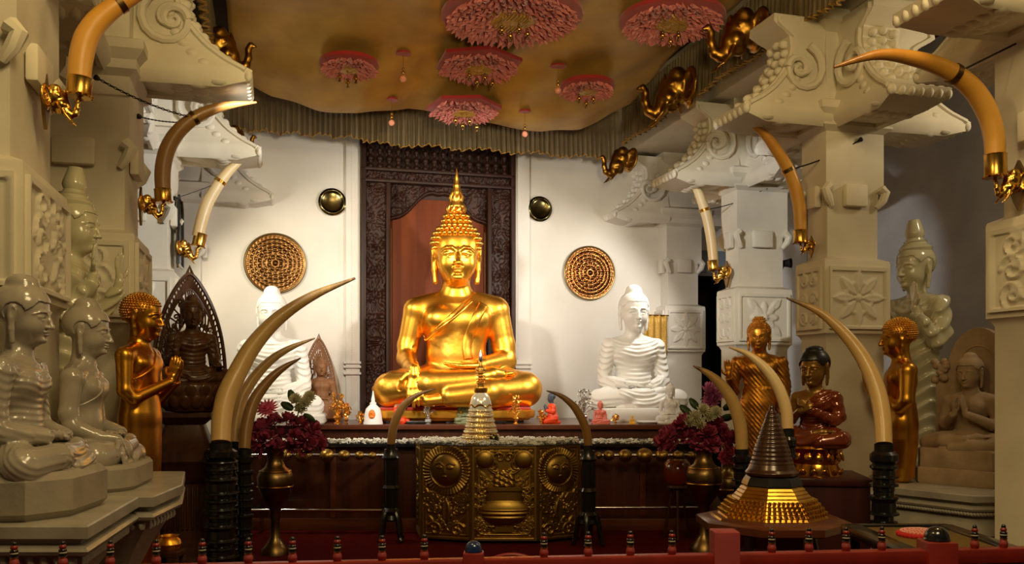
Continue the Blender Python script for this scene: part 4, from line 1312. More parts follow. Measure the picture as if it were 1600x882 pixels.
rg, _, _ = standing('standing_buddha', Vector(((1186 - HX) * dg / F_PX, dg, .34)), Bg, math.radians(-20), 'matt gilt standing Buddha in a pleated robe with right hand raised, before the white pillar', 'statue', mm('bronze_gold'), 'raised', hs=1.25, robe='both', hair='curls', leg=1.17, vox=.035, hairmat=M['bronze_gold'], ush=.15, ushw=.2, curl_r=.032, seg=(6, 4), fold=sin_fold(.16, lambda x, y, z: z * .75 + x * .9 + .2 * y), foldamp=.018)
b = MB(); slab_poly(b, rounded_rect(.29, .25, .06, 4), -.34, 0.03, .02); b.build('base', M['darkwood'], rg)

# seated figure in a red robe on a gilt lotus
dr = 6.5; Ur = 49 * dr / F_PX
zr = CAMZ - (697 - HY) * dr / F_PX
rr, _, _ = seated('seated_figure', Vector(((1273 - HX) * dr / F_PX, dr, zr)), Ur, math.radians(-42), 'seated figure in glossy red and gold robe with black hair and clasped hands', 'statue', dict(skin=M['darkskin'], robe=M['robe_red']), 'fist', hs=1.16, robe='open', vox=.023, hairmat=M['blackhair'], ush=.08, ushw=.22, hairoff=.04, fold=u_fold(.22, .9, .6), foldamp=.016, robe_off=.03, pitch=.15)
lb = MB(); hl = (745 - 697) * dr / F_PX
lb.lathe([(.72 * Ur, -hl), (.74 * Ur, -hl + .02), (.62 * Ur, -hl * .55), (.66 * Ur, -hl * .5), (.70 * Ur, -hl * .2), (.76 * Ur, -.01), (.70 * Ur, .02)], 32, (0, -.2 * Ur, 0), sx=1.28)
for rowz, rr_, up in ((-hl * .95, .72, 1), (-hl * .18, .74, -1)):
    for k in range(16):
        a = 2 * PI * (k + (.5 if up < 0 else 0)) / 16
        lb.sphere((0, 0, 0), (.12 * Ur, .05 * Ur, .15 * Ur), 8, 6, T(rr_ * Ur * 1.28 * math.cos(a) * .98, -.2 * Ur + rr_ * Ur * math.sin(a) * .98, rowz + up * .12 * Ur) @ rotm(0, 0, a + PI / 2) @ rotm(up * .3, 0, 0))
lb.build('lotus_base', M['lotusgold'], rr)
bl = empty('shrine_block', P(1284, 742, 6.44) * 1.0, math.radians(-8), 'dark maroon block under the red robed seated figure', 'plinth')
zz = bl.location.z; bl.location.z = 0
b = MB(); b.box((0, .06, zz / 2), (.28, .3, zz / 2), None, .015); b.build('block', M['maroonlacq'], bl)
b = MB(); b.box((0, .06, zz - .03), (.3, .32, .028), None, .012); b.build('top_moulding', M['maroonlacq'], bl)

# brown stone image against its stele
ds = 6.95; Us = 52 * ds / F_PX
zs = CAMZ - (708 - HY) * 6.85 / F_PX
sroot, _, _ = seated('seated_buddha', Vector(((1516 - HX) * ds / F_PX, ds, zs)), Us, math.radians(-52), 'brown sandstone seated Buddha with joined hands against a rounded stele on a block base', 'statue', mm('sandstone'), 'pray', robe='open', vox=.023, hs=.95, torso=1.0, pitch=.12, hairoff=.03, ush=.12, hair='cap', robe_off=.015)
b = MB()
pts = [(-1.3, 0), (-1.3, 2.3)] + [(-.95 * math.cos(a), 2.3 + 1.45 * math.sin(a)) for a in np.linspace(0.0, PI, 22)] + [(1.3, 2.3), (1.3, 0)]
b.prism([(x * Us, z * Us) for x, z in pts], .50 * Us, .85 * Us)
pts = [(-.62 * math.cos(a), 2.35 + .85 * math.sin(a)) for a in np.linspace(-.6, PI + .6, 26)]
b.tube([(x * Us, .5 * Us, z * Us) for x, z in pts], .03 * Us, 6)
for q in (-1, 1):
    for k in range(16):
        r2 = random.Random(k + 50 * (q > 0))
        b.sphere((q * (1.12 + r2.uniform(-.22, .2)) * Us, .45 * Us, (2.45 + r2.uniform(-.3, .3)) * Us), (.13 * Us, .12 * Us, .12 * Us), 8, 6)
b.build('stele', M['sandstone'], sroot, ang=50)
b = MB(); hb = zs - TZ_R
slab_poly(b, [(x * Us, y * Us) for x, y in [(-1.4, -.6), (-1.1, -1.0), (1.1, -1.0), (1.4, -.6), (1.4, .9), (-1.4, .9)]], -hb, -.12, .012)
slab_poly(b, [(x * Us, y * Us) for x, y in [(-1.32, -.56), (-1.05, -.95), (1.05, -.95), (1.32, -.56), (1.32, .85), (-1.32, .85)]], -.13, .03, .015)
b.build('base', M['sandstone'], sroot)

# carved wooden images with pierced halos
def mandorla(name, root, W, H, y, z0, mat_, rings=3, seed=1):
    """flat pierced leaf-shaped halo: outline bands joined by curling ribs"""
    b = MB()
    def out(t, s_=1.0):     # t 0..1 from the left foot over the apex to the right foot
        a = PI * t
        x = -math.cos(a) * W * s_ * (1 - .0 * t)
        zz = max(0.0, math.sin(a))
        zq = z0 + H * s_ * (zz ** .9) * (1 - .18 * abs(math.cos(a)) ** 2)
        x *= (1 - .35 * zz ** 6)
        return (x, y, zq)
    th = .016 * W / .3
    for s_, r_ in ((1.0, th * 1.1), (.86, th * .6), (.60, th * .7)):
        b.tube([out(i / 60, s_) for i in range(61)], r_, 6)
    # apex
    b.tube([out(.46), (0, y, z0 + H * 1.07), out(.54)], th, 6)
    n = 46
    for i in range(n):      # flame ribs in the outer band
        t = (i + .5) / n
        p0 = Vector(out(t, .87)); p1 = Vector(out(min(1, max(0, t + (.02 if t < .5 else -.02))), .985)); md = (p0 + p1) / 2 + Vector(((.05 if t < .5 else -.05) * W, 0, .03 * H))
        b.tube([p0, md, p1], [th * .5, th * .75, th * .4], 6)
    rd = random.Random(seed)
    for i in range(64):     # scrolls in the inner band
        t = rd.uniform(.03, .97); s_ = rd.uniform(.64, .83)
        c = out(t, s_); r0 = W * rd.uniform(.05, .1)
        pts = [(px_, y, pz_) for px_, pz_ in spiral(c[0], c[2], r0, 1.3, rd.uniform(0, 6), 14, rd.choice((-1, 1)))]
        b.tube(pts, [th * .5] * 15, 5)
    nn = 26
    for i in range(nn):
        t = (i + .5) / nn
        b.tube([out(t, .60), out(t + rd.uniform(-.02, .02), .73), out(t + rd.uniform(-.03, .03), .86)], th * .5, 5)
    b.build(name, mat_, root, ang=60)
dm = 7.35; Um = 44 * dm / F_PX
zm = CAMZ - (600 - HY) * dm / F_PX
mroot, _, _ = seated('seated_buddha', Vector(((300 - HX) * dm / F_PX, dm, zm)), Um, math.radians(28), 'dark carved wooden Buddha with raised hand before a pierced leaf-shaped halo', 'statue', mm('darkwood'), 'abhaya', robe='both', vox=.026, hs=1.0, torso=1.05, fold=u_fold(.15, .6, .6), hairoff=.03)
mandorla('halo', mroot, 1.25 * Um, 3.95 * Um, .55 * Um, .0, M['darkwood'])
b = MB(); b.lathe([(.62 * Um, -1.0 * Um), (.9 * Um, -.95 * Um), (1.22 * Um, -.6 * Um), (1.32 * Um, -.3 * Um), (1.25 * Um, -.05 * Um), (1.1 * Um, .04 * Um)], 36, (0, -.2 * Um, 0), sy=.8)
for row, rr_ in ((-.25, 1.3), (-.62, 1.17)):
    for k in range(18):
        a = 2 * PI * (k + (row < -.5) * .5) / 18
        b.sphere((0, 0, 0), (.2 * Um, .06 * Um, .25 * Um), 8, 6, T(rr_ * Um * math.cos(a), -.2 * Um + .8 * rr_ * Um * math.sin(a), row * Um) @ rotm(0, 0, a + PI / 2) @ rotm(.35, 0, 0))
b.build('lotus_base', M['darkwood'], mroot)
ztop = zm - 1.0 * Um
ps_ = empty('shrine_pedestal', Vector(((290 - HX) * dm / F_PX, dm, 0)), math.radians(12), 'stepped dark wooden pedestal below the carved wooden Buddha', 'pedestal')
b = MB()
def sq(o): return rounded_rect(.20 + o, .17 + o, .04, 3)
b.stack(sq, [(.10, 0), (.10, .10), (.06, .14), (.06, .2), (-.02, .26), (-.02, ztop * .55), (.04, ztop * .6), (.06, ztop * .66), (.10, ztop * .7), (.10, ztop * .75), (.02, ztop * .8), (-.02, ztop * .85), (-.05, ztop * .92), (.02, ztop * .97), (.02, ztop)])
b.build('pedestal_body', M['shrinewood'], ps_)
for i in range(9): 
    b = MB(); b.box((-.15 + .0375 * i, -.155, ztop * .4), (.009, .015, ztop * .13), None, .006); b.build('carved_rib', M['shrinewood'], ps_)
dn = 10.3; Un = 27 * dn / F_PX
zn = CAMZ - (640 - HY) * dn / F_PX
nroot, _, _ = seated('seated_buddha', Vector(((501 - HX) * dn / F_PX, dn, zn)), Un, math.radians(22), 'small light brown wooden Buddha before a lacy pierced halo between white Buddha and door', 'statue', mm('lightwood'), 'lap', robe='both', vox=.035, hs=.98, hairoff=.03)
mandorla('halo', nroot, 1.05 * Un, 4.0 * Un, .6 * Un, .1 * Un, M['lightwood'], seed=4)
b = MB(); b.lathe([(.9 * Un, ALT - zn), (1.25 * Un, -.5 * Un), (1.2 * Un, .03)], 28, (0, -.15 * Un, 0), sy=.75); b.build('lotus_base', M['lightwood'], nroot)

# small seated figurines along the altar front
def mini(px, pyb, Upx, d, matn, label, rz=0.1, arms='lap', robe='none', hair='cap', vox=.032, **kw):
    U = Upx * d / F_PX
    bh = .16 * U
    r, _, _ = seated('buddha_figurine', Vector(((px - HX) * d / F_PX, d, ALT + bh)), U, rz, label, 'figurine', mm(matn), arms, robe=robe, vox=vox, hair=hair, **kw)
    b = MB(); slab_poly(b, [(x * U, y * U) for x, y in rounded_rect(1.25, .75, .4, 5, (0, -.25))], -bh, .05 * U, .05 * U); b.build('base', M[matn], r)
    return r
mini(728, 662, 15.5, 9.72, 'green', 'small grey green seated Buddha figurine beside the crystal reliquary on the altar', .25)
mini(938, 664, 11.3, 9.68, 'pink', 'small pink seated Buddha figurine on the altar edge', .1)
mini(988, 664, 4.3, 9.62, 'yellow', 'tiny bright yellow seated Buddha figurine on the altar edge', 0, vox=.05)
mini(1047, 664, 19.5, 9.75, 'plaster_white', 'small white seated Buddha figurine at the right knee of the large white Buddha', .12, robe='open', vox=.028)

def kneeling(px, d, H, rz, label, headm):
    """kneeling monk with joined hands"""
    root = empty('monk_figurine', Vector(((px - HX) * d / F_PX, d, ALT)), rz, label, 'figurine')
    f = Field((-.9, -1.2, -.02), (.9, 1.0, 3.0), .04)
    f.E = np.full(f.F.shape, 1.0, np.float32)
    f.ell((0, .1, .55), (.55, .5, .4), .1); f.ell((0, .02, 1.1), (.46, .36, .6), .2); f.ell((0, 0, 1.5), (.5, .32, .35), .15)
    for q in (-1, 1):
        f.chain([(q * .28, .2, .45), (q * .3, -.6, .26), (q * .28, -.62, .18), (q * .25, .6, .12)], [.3, .24, .2, .15], .08)
        f.chain([(q * .48, 0, 1.6), (q * .6, -.05, 1.1), (q * .2, -.5, 1.2)], [.18, .16, .12], .06)
    f.skin = True
    for q in (-1, 1): hand(f, (q * .12, -.54, 1.22), (-q * .1, -.25, 1), (-q, 0, 0), .9, 1 if q < 0 else -1, .03)
    f.cap((0, .03, 1.7), (0, 0, 2.05), .18, .17, .06)
    head(f, (0, -.02, 2.35), .85, 0, .1, 0)
    f.skin = False
    S_ = H / 2.8
    net_obj('body', f.F, f.lo, .04, M['skin'] if headm == 'skin' else M['greyblue'], root, S_, 1)
    X, Y, Z = f.xyz()
    G = np.maximum(f.C - .03 - .012 * np.sin(Z * 22 + X * 9), np.maximum(Z - 1.85 - .5 * X + 0 * Y, -(f.E - .01)))
    net_obj('robe', G, f.lo, .04, M['orangecloth'], root, S_, 1)
    net_obj('hair', hair_cap(f, ((0, -.02, 2.35), .85, 0, .1), .02, 0), f.lo, .04, M['greyblue'], root, S_, 1)
    return root
kneeling(624, 9.72, .335, math.radians(60), 'orange robed kneeling monk figurine with fair face and grey head left of the gold plinth', 'skin')
kneeling(862, 9.72, .335, math.radians(-75), 'orange robed kneeling monk figurine with dark blue head right of the gold plinth', 'blue')
# ------------------------------------------------------------------ altar, casket, rails
aroot = empty('altar_table', P(715, 664, 9.5) * 1.0, 0, 'long polished mahogany altar table carrying the gold Buddha and small statues', 'altar')
aroot.location = (0, 0, 0)
def wall_y(x, off): return (VB - off + S15 * x) / C15
AX0, AX1 = (338 - HX) * 9.5 / F_PX, (1094 - HX) * 9.5 / F_PX
def apoly(front, over):
    return [(AX0 - over, front), (AX1 + over, front), (AX1 + over, wall_y(AX1, .45)), (AX0 - over, wall_y(AX0, .12))]
b = MB(); slab_poly(b, apoly(9.5, .02), ALT - .05, ALT, .008); b.build('tabletop', M['altarwood'], aroot)
b = MB(); slab_poly(b, apoly(9.56, 0), .93, ALT - .05, .004); b.build('frieze', M['altarfront'], aroot)
LEDGE = CAMZ - (694 - HY) * 9.22 / F_PX
b = MB(); slab_poly(b, [(AX0 - .02, 9.2), (AX1 + .02, 9.2), (AX1 + .02, 9.6), (AX0 - .02, 9.6)], LEDGE - .03, LEDGE, .006); b.build('ledge', M['blackpaint'], aroot)
b = MB(); slab_poly(b, apoly(9.30, 0), .12, LEDGE - .03, .004); b.build('front_panel', M['altarfront'], aroot)
for i in range(9):
    x = AX0 + (AX1 - AX0) * i / 8
    b = MB(); b.box((x, 9.285, .5), (.03, .02, .38), None, .006); b.build('stile', M['altarwood'], aroot)
b = MB(); slab_poly(b, apoly(9.25, .03), 0, .12, .01); b.build('base_moulding', M['altarwood'], aroot)
# white blossoms strewn on the ledge and on the casket
def blossoms(name, pts, label, seed):
    rd = random.Random(seed); b = MB()
    for p in pts:
        n = 5; r = rd.uniform(.010, .017)
        m = T(Vector(p)) @ rotm(rd.uniform(-.8, .8), rd.uniform(-.8, .8), rd.uniform(0, 6))
        for k in range(n):
            a = 2 * PI * k / n
            b.sphere((r * math.cos(a), r * math.sin(a), r * .3), (r * .75, r * .75, r * .35), 5, 3, m @ rotm(0, 0, 0))
        b.sphere((0, 0, 0), r * .6, 5, 4, m)
    o = b.build(name, M['petal_white'], None, ang=180)
    return tag(o, label, 'flowers', None, 'stuff')
rd = random.Random(5)
pts = [(rd.uniform(AX0 + .4, AX1 - .1), rd.uniform(9.22, 9.33), LEDGE + rd.choice((.008, .012, .026, .036))) for _ in range(900)]
blossoms('white_blossoms', pts, 'row of white blossoms strewn along the dark altar ledge', 1)

# chrome rails with brass bosses in front of the altar
def rail(px0, px1, y_, d, label, bosses):
    z = CAMZ - (y_ - HY) * d / F_PX
    x0, x1 = (px0 - HX) * d / F_PX, (px1 - HX) * d / F_PX
    r = empty('chrome_rail', Vector((x0, d, z)), 0, label, 'rail')
    b = MB(); b.tube([(0, 0, 0), ((x1 - x0), 0, 0)], .017, 12); b.build('bar', M['steel'], r)
    for x in (.03, x1 - x0 - .03):
        b = MB(); b.lathe([(.022, 0), (.022, 9.3 - d - .01)], 12, m=T(x, 0, 0) @ rotm(-PI / 2, 0, 0)); b.build('bracket', M['blackiron'], r)
    for px, rp in bosses:
        R = rp * d / F_PX
        b = MB(); prof = [(R * math.cos(t), R * .9 * math.sin(t)) for t in np.linspace(-PI / 2, PI / 2, 13)]
        b.lathe(prof, 20, ((px - HX) * d / F_PX - x0, -.005, -.004))
        for k in range(12): b.tube([((px - HX) * d / F_PX - x0 + R * 1.0 * math.cos(t) * math.sin(2 * PI * k / 12), -.005 - R * math.cos(t) * math.cos(2 * PI * k / 12), -.004 + R * .9 * math.sin(t)) for t in np.linspace(-1.2, 1.4, 8)], R * .045, 4)
        b.build('brass_boss', M['brass_old'], r)
    return r
rail(392, 600, 712, 9.05, 'chrome rail with round brass bosses on the altar front left of the casket', [(445, 11), (475, 13), (511, 11.5), (538, 9.5), (562, 7.5), (582, 6)])
rail(904, 1090, 712, 9.05, 'chrome rail with round brass bosses on the altar front right of the casket', [(935, 6), (951, 9), (977, 11), (1007, 13), (1034, 10.5), (1060, 9), (1080, 7)])
rail(392, 600, 798, 9.05, 'plain lower chrome rail on the altar front left of the casket', [])
rail(904, 1090, 794, 9.05, 'plain lower chrome rail on the altar front right of the casket', [])

# embossed brass casket: five faces of a faceted box
CZ = CAMZ - (698 - HY) * 8.5 / F_PX; CH = CZ - .03
cx0 = (788 - HX) * 8.5 / F_PX
croot = empty('brass_casket', (cx0, 8.5, .03), 0, 'faceted embossed brass casket with sun faces and a pot in the centre', 'casket')
k_ = 8.5 / F_PX
ring5 = [(-.89, .62), (-.80, .17), (-.305, 0.0), (.305, 0.0), (.72, .22), (.74, .62)]
b = MB(); inner = [(x * .985, y + .012) for x, y in ring5]; slab_poly(b, inner, 0, CH, .004); b.build('casket_core', M['brass_old'], croot)
def scroll_field(X, Z, w, h, seed, z0, z1, n=16):
    rd = random.Random(seed); H = 0 * X
    for i in range(n):
        cz = z0 + (z1 - z0) * rd.random(); cx = rd.uniform(.05, .42) * w
        for q in (-1, 1):
            H = np.maximum(H, .013 * bumpd(dpoly(X, Z, spiral(q * cx, cz, w * rd.uniform(.07, .11) if q < 0 else w * .09, 1.3, i * 1.1, 14, q)), .011))
            H = np.maximum(H, .014 * leafh(X, Z, q * cx, cz, PI / 2 - q * (.4 + .9 * ((i * 7) % 5) / 5), w * .2, .022))
    return H
def frame_h(X, Z, w, h, t=.028):
    e = np.maximum(np.abs(X) - (w / 2 - t), np.abs(Z) - (h / 2 - t))
    return .012 * sst(-.004, .004, e) + .012 * bumpd(e + .02, .008)
def sun_panel(w, h):
    def fn(X, Z):
        R = w * .30; cz = h * .24
        x, z = X, Z - cz
        r = np.hypot(x, z); a = np.arctan2(z, x)
        H = frame_h(X, Z, w, h)
        H = np.maximum(H, scroll_field(X, Z, w, h, 4, -h * .44, -.02 * h, 15))
        H = np.maximum(H, .03 * leafh(X, Z, 0, -h * .33, PI / 2, h * .27, .06))
        for q in (-1, 1): H = np.maximum(H, .018 * bumpd(dpoly(X, Z, spiral(q * w * .22, -h * .40, w * .14, 1.2, .5, 20, q)), .016))
        far = r > R * 1.62
        H = np.where(far, np.maximum(H, scroll_field(X, Z, w, h, 9, h * .40, h * .46, 3) * (Z > cz)), 0 * H)
        rays = .020 * (.35 + .65 * np.abs(np.sin(a * 22 + r * 14))) * sst(1.62 * R, 1.5 * R, r) * sst(1.02 * R, 1.1 * R, r)
        H = np.maximum(H, rays)
        H = np.maximum(H, .02 * bumpd(r - R * 1.06, .014))
        face = .055 * np.sqrt(np.clip(1 - (r / R) ** 2, 0, 1))
        f_ = R / .16
        for q in (-1, 1):
            face = face + .008 * bumpd(np.hypot((x - q * .055 * f_) / 1.9, (z - .03 * f_)), .018 * f_) - .006 * bumpd(np.hypot((x - q * .055 * f_) / 3, (z - .028 * f_)), .004 * f_)
            face = face + .007 * bumpd(dpoly(x, z, [(q * .012 * f_, .05 * f_), (q * .05 * f_, .075 * f_), (q * .10 * f_, .06 * f_)]), .008 * f_)
        face = face + .012 * bumpd(dseg(x, z, (0, .04 * f_), (0, -.02 * f_)), .014 * f_) + .007 * bumpd(np.hypot((x) / 2.4, z + .06 * f_), .011 * f_)
        return np.where(r < R, face, H)
    return fn
def pot_panel(w, h):
    def fn(X, Z):
        H = frame_h(X, Z, w, h)
        H = np.maximum(H, scroll_field(X, Z, w, h, 12, -h * .40, h * .46, 26))
        for q in (-1, 1):
            r = np.hypot(X - q * w * .30, Z - h * .36)
            H = np.where(r < w * .16, .03 * np.sqrt(np.clip(1 - (r / (w * .14)) ** 2, 0, 1)) + .008 * bumpd(r - w * .15, .01), H)
        # pot belly, neck, rim and the mound of fruit above it
        pr = np.sqrt(np.clip(1 - (X / (w * .385)) ** 2 - ((Z + h * .19) / (h * .16)) ** 2, 0, 1))
        H = np.where(pr > 0, .075 * pr + .004 * np.sin(Z * 160) * (np.abs(Z + h * .21) < .04), H)
        nk = (np.abs(X) < w * .26 + .5 * np.clip(-h * .0 - Z, 0, 1)) & (Z > -.10 * h) & (Z < .04 * h)
        H = np.where(nk, np.maximum(.05 * np.sqrt(np.clip(1 - (X / (w * .29)) ** 2, 0, 1)), .075 * pr), H)
        rim = (np.abs(X) < w * .275) & (np.abs(Z - h * .055) < .022)
        H = np.where(rim, .05 + .02 * np.sqrt(np.clip(1 - (X / (w * .28)) ** 2, 0, 1)), H)
        md = np.sqrt(np.clip(1 - (X / (w * .2)) ** 2 - ((Z - h * .08) / (h * .18)) ** 2, 0, 1)) * (Z > h * .08)
        H = np.where(md > 0, .035 * md + .012 * np.abs(np.sin(X * 60) * np.sin(Z * 60 + X * 30)), H)
        ft = (np.abs(X) < w * .14 + .2 * np.clip(-h * .34 - Z, 0, 1)) & (Z < -h * .33) & (Z > -h * .41)
        H = np.where(ft & (pr <= 0), .025, H)
        H = np.maximum(H, .014 * bumpd(Z + h * .435, .012) * (np.abs(X) < w * .38))
        return H
    return fn
for i in range(5):
    (x0, y0), (x1, y1) = ring5[i], ring5[i + 1]
    w = math.hypot(x1 - x0, y1 - y0)
    a = math.atan2(y1 - y0, x1 - x0)
    fn = pot_panel(w, CH) if i == 2 else (sun_panel(w, CH) if i in (1, 3) else (lambda X, Z, w=w: np.maximum(frame_h(X, Z, w, CH), scroll_field(X, Z, w, CH, 3, -CH * .4, CH * .4, 12))))
    o = relief('embossed_panel', w * .995, CH, fn, M['brass_old'], croot, int(w * 230), 200, .006, ((x0 + x1) / 2, (y0 + y1) / 2, CH / 2), a)
for (x, y) in ring5:
    b = MB(); b.tube([(x, y, .0), (x, y, CH)], .016, 8); b.build('corner_strip', M['brass_old'], croot)
b = MB(); slab_poly(b, [(x * 1.02, y - .012) for x, y in ring5], CH, CH + .012, .004); b.build('casket_top', M['blackpaint'], croot)
for (x, y) in ((-.6, .3), (.55, .3), (-.25, .1), (.25, .1)):
    b = MB(); b.lathe([(.04, -.03), (.045, 0.005)], 12, (x, y, 0)); b.build('foot', M['blackpaint'], croot)
rd = random.Random(11); pts = []
top = CZ + .014
while len(pts) < 1100:
    x, y = rd.uniform(-.86, .72), rd.uniform(.03, .6)
    ok = y > (0.05 + max(0, (-.30 - x) * .36, (x - .30) * .55))
    dd = math.hypot(x + .27, y - .3)
    if ok and dd > .19: pts.append((cx0 + x, 8.5 + y, top + rd.choice((.006, .01, .018, .03))))
blossoms('white_blossoms', pts, 'white blossoms heaped round the crystal reliquary on the brass casket', 2)
# crystal reliquary
srx = ((751 - HX) * 8.8 / F_PX, 8.8)
sr = empty('crystal_reliquary', (srx[0], srx[1], top - .002), 0, 'crystal and gold beaded stupa reliquary standing on the brass casket', 'reliquary')
kp = 8.8 / F_PX
def beads_ring(b, r, z, s_, n=None):
    n = n or max(6, int(2 * PI * r / (2.1 * s_)))
    for i in range(n):
        a = 2 * PI * i / n
        b.sphere((r * math.cos(a), r * math.sin(a), z), s_, 6, 5)
levels = [(31, 0, 6), (28.5, 6, 8), (25, 14, 9), (22.5, 23, 8), (20.5, 31, 8), (19, 39, 9), (17.5, 48, 6)]
b = MB()
for r_, z_, h_ in levels:
    b.lathe([(r_ * kp, z_ * kp), (r_ * kp, (z_ + h_ * .5) * kp), ((r_ - 2) * kp, (z_ + h_) * kp)], 28)
b.build('stepped_base', M['goldfoil'], sr)
b = MB()
for r_, z_, h_ in levels:
    beads_ring(b, r_ * kp, (z_ + h_ * .45) * kp, 2.0 * kp); beads_ring(b, (r_ - 1.2) * kp, (z_ + h_ * .85) * kp, 1.3 * kp)
b.build('bead_rows', M['crystal'], sr)
b = MB(); b.lathe([(16.5 * kp, 50 * kp), (17.2 * kp, 54 * kp), (16.6 * kp, 64 * kp), (13.5 * kp, 73 * kp), (9 * kp, 78 * kp), (8 * kp, 80 * kp)], 28)
b.build('bell', M['crystal'], sr)
b = MB(); b.tube([(17.4 * kp * math.cos(2 * PI * t / 60), 17.4 * kp * math.sin(2 * PI * t / 60), (56 + 4 * abs(math.sin(t * PI / 10))) * kp) for t in range(60)], 1.3 * kp, 6, closed=True)
b.build('gold_swag', M['goldfoil'], sr)
b = MB(); b.lathe([(9 * kp, 78 * kp), (11 * kp, 82 * kp), (11 * kp, 86 * kp), (6 * kp, 87 * kp), (5.5 * kp, 92 * kp), (7 * kp, 96 * kp), (4 * kp, 98 * kp), (4.5 * kp, 110 * kp), (7.5 * kp, 113 * kp), (7 * kp, 117 * kp), (2.5 * kp, 121 * kp), (2 * kp, 126 * kp)], 20)
for zz in (84, 94, 100, 105, 110, 115): beads_ring(b, (6 if zz < 112 else 7) * kp, zz * kp, 1.5 * kp)
b.build('spire', M['goldfoil'], sr)
b = MB(); b.lathe([(1.5 * kp, 126 * kp), (3.2 * kp, 131 * kp), (2.6 * kp, 137 * kp), (.8 * kp, 143 * kp), (0, 146 * kp)], 14); b.build('crystal_finial', M['silver'], sr)
bw = empty('offering_bowl', (srx[0] + .13, srx[1] - .14, top), 0, 'tiny grey metal lotus bowl at the right foot of the crystal reliquary', 'bowl')
b = MB(); b.lathe([(.018, 0), (.02, .008), (.012, .02), (.04, .05), (.044, .075), (.04, .075), (.03, .05), (0, .04)], 20)
for k in range(8): b.sphere((0, 0, 0), (.018, .006, .034), 7, 5, T(.042 * math.cos(k * PI / 4), .042 * math.sin(k * PI / 4), .06) @ rotm(0, 0, k * PI / 4 + PI / 2) @ rotm(-.25, 0, 0))
b.build('bowl_body', M['dishmetal'], bw)

# ------------------------------------------------------------------ tusks
def tusk_mesh(pts, rads, mat_, name, parent, bend=8):
    P_ = catmull(pts, bend); n = len(P_)
    R_ = np.interp(np.linspace(0, 1, n), np.linspace(0, 1, len(rads)), rads)
    b = MB(); N = 20
    b.tube(P_, list(R_), N)
    o = b.build(name, mat_, parent, ang=60)
    at_ = o.data.attributes.new('along', 'FLOAT', 'POINT')
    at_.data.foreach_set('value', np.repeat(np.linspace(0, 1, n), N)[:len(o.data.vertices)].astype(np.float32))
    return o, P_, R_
TR = (1.0, 1.05, 1.07, 1.02, .92, .75, .50, .13)
def to_local(o, pts): return [Vector(p) - o.location for p in pts]

# elephant-head brackets (faces -y, mounted on the plane y=0)
def elephant_field(vox=.028):
    f = Field((-.85, -1.75, -1.0), (.85, .12, .85), vox)
    f.ell((0, -.30, .15), (.33, .36, .36), .06)
    f.ell((0, -.05, .1), (.40, .16, .42), .08)
    for q in (-1, 1):
        f.ell((q * .14, -.36, .40), (.17, .20, .17), .07)
        f.ell((q * .46, -.16, .08), (.26, .055, .40), .05, rot=(0, q * .15, q * .45))
        f.ell((q * .46, -.19, .06), (.17, .05, .28), .03, rot=(0, q * .15, q * .45), op='s')
        f.ell((q * .24, -.52, .14), (.05, .05, .035), .02)
        f.chain([(q * .16, -.54, .22), (q * .24, -.52, .21), (q * .30, -.44, .18)], [.025, .03, .02], .03)
        f.ell((q * .16, -.55, -.12), (.13, .16, .16), .07)
        f.chain([(q * .17, -.58, -.20), (q * .21, -.70, -.46), (q * .21, -.86, -.66), (q * .17, -1.02, -.76)], [.055, .05, .036, .014], .03)
    f.ell((0, -.46, -.28), (.14, .18, .14), .08)
    f.chain([(0, -.52, .12), (0, -.64, -.12), (0, -.71, -.33), (0, -.84, -.44), (0, -.99, -.38), (0, -1.06, -.18), (0, -1.06, .04), (0, -1.12, .15), (0, -1.23, .11)], [.22, .19, .16, .13, .105, .088, .078, .07, .045], .05)
    f.chain([(0, -.62, .44), (0, -.70, .2), (0, -.74, .02)], [.03, .045, .03], .03)
    for q in (-1, 1): f.chain([(0, -.60, .34), (q * .16, -.52, .30), (q * .3, -.36, .34)], .022, .02)
    return f
EF = elephant_field()
EV, EQ = nets(EF.F, EF.lo, EF.vox)
def elephant(name, loc, s_, rz, label, cat, matn, plate=True, rx=0.0, cat_mesh=None):
    r = empty(name, loc, rz, label, cat)
    r.rotation_euler = (rx, 0, rz)
    me = np_mesh('head', EV * s_, EQ)
    link('head', me, M[matn], r)
    if plate:
        b = MB(); n = 12
        pts = [(.38 * math.sin(PI * t), -1.0 + 1.95 * t) for t in np.linspace(0, 1, n)] + [(-.38 * math.sin(PI * t), -1.0 + 1.95 * t) for t in np.linspace(1, 0, n)][1:-1]
        b.prism([(x * s_, z * s_) for x, z in pts], -.10 * s_, 0.02 * s_)
        b.build('backplate', M['brass_dark'], r)
    return r
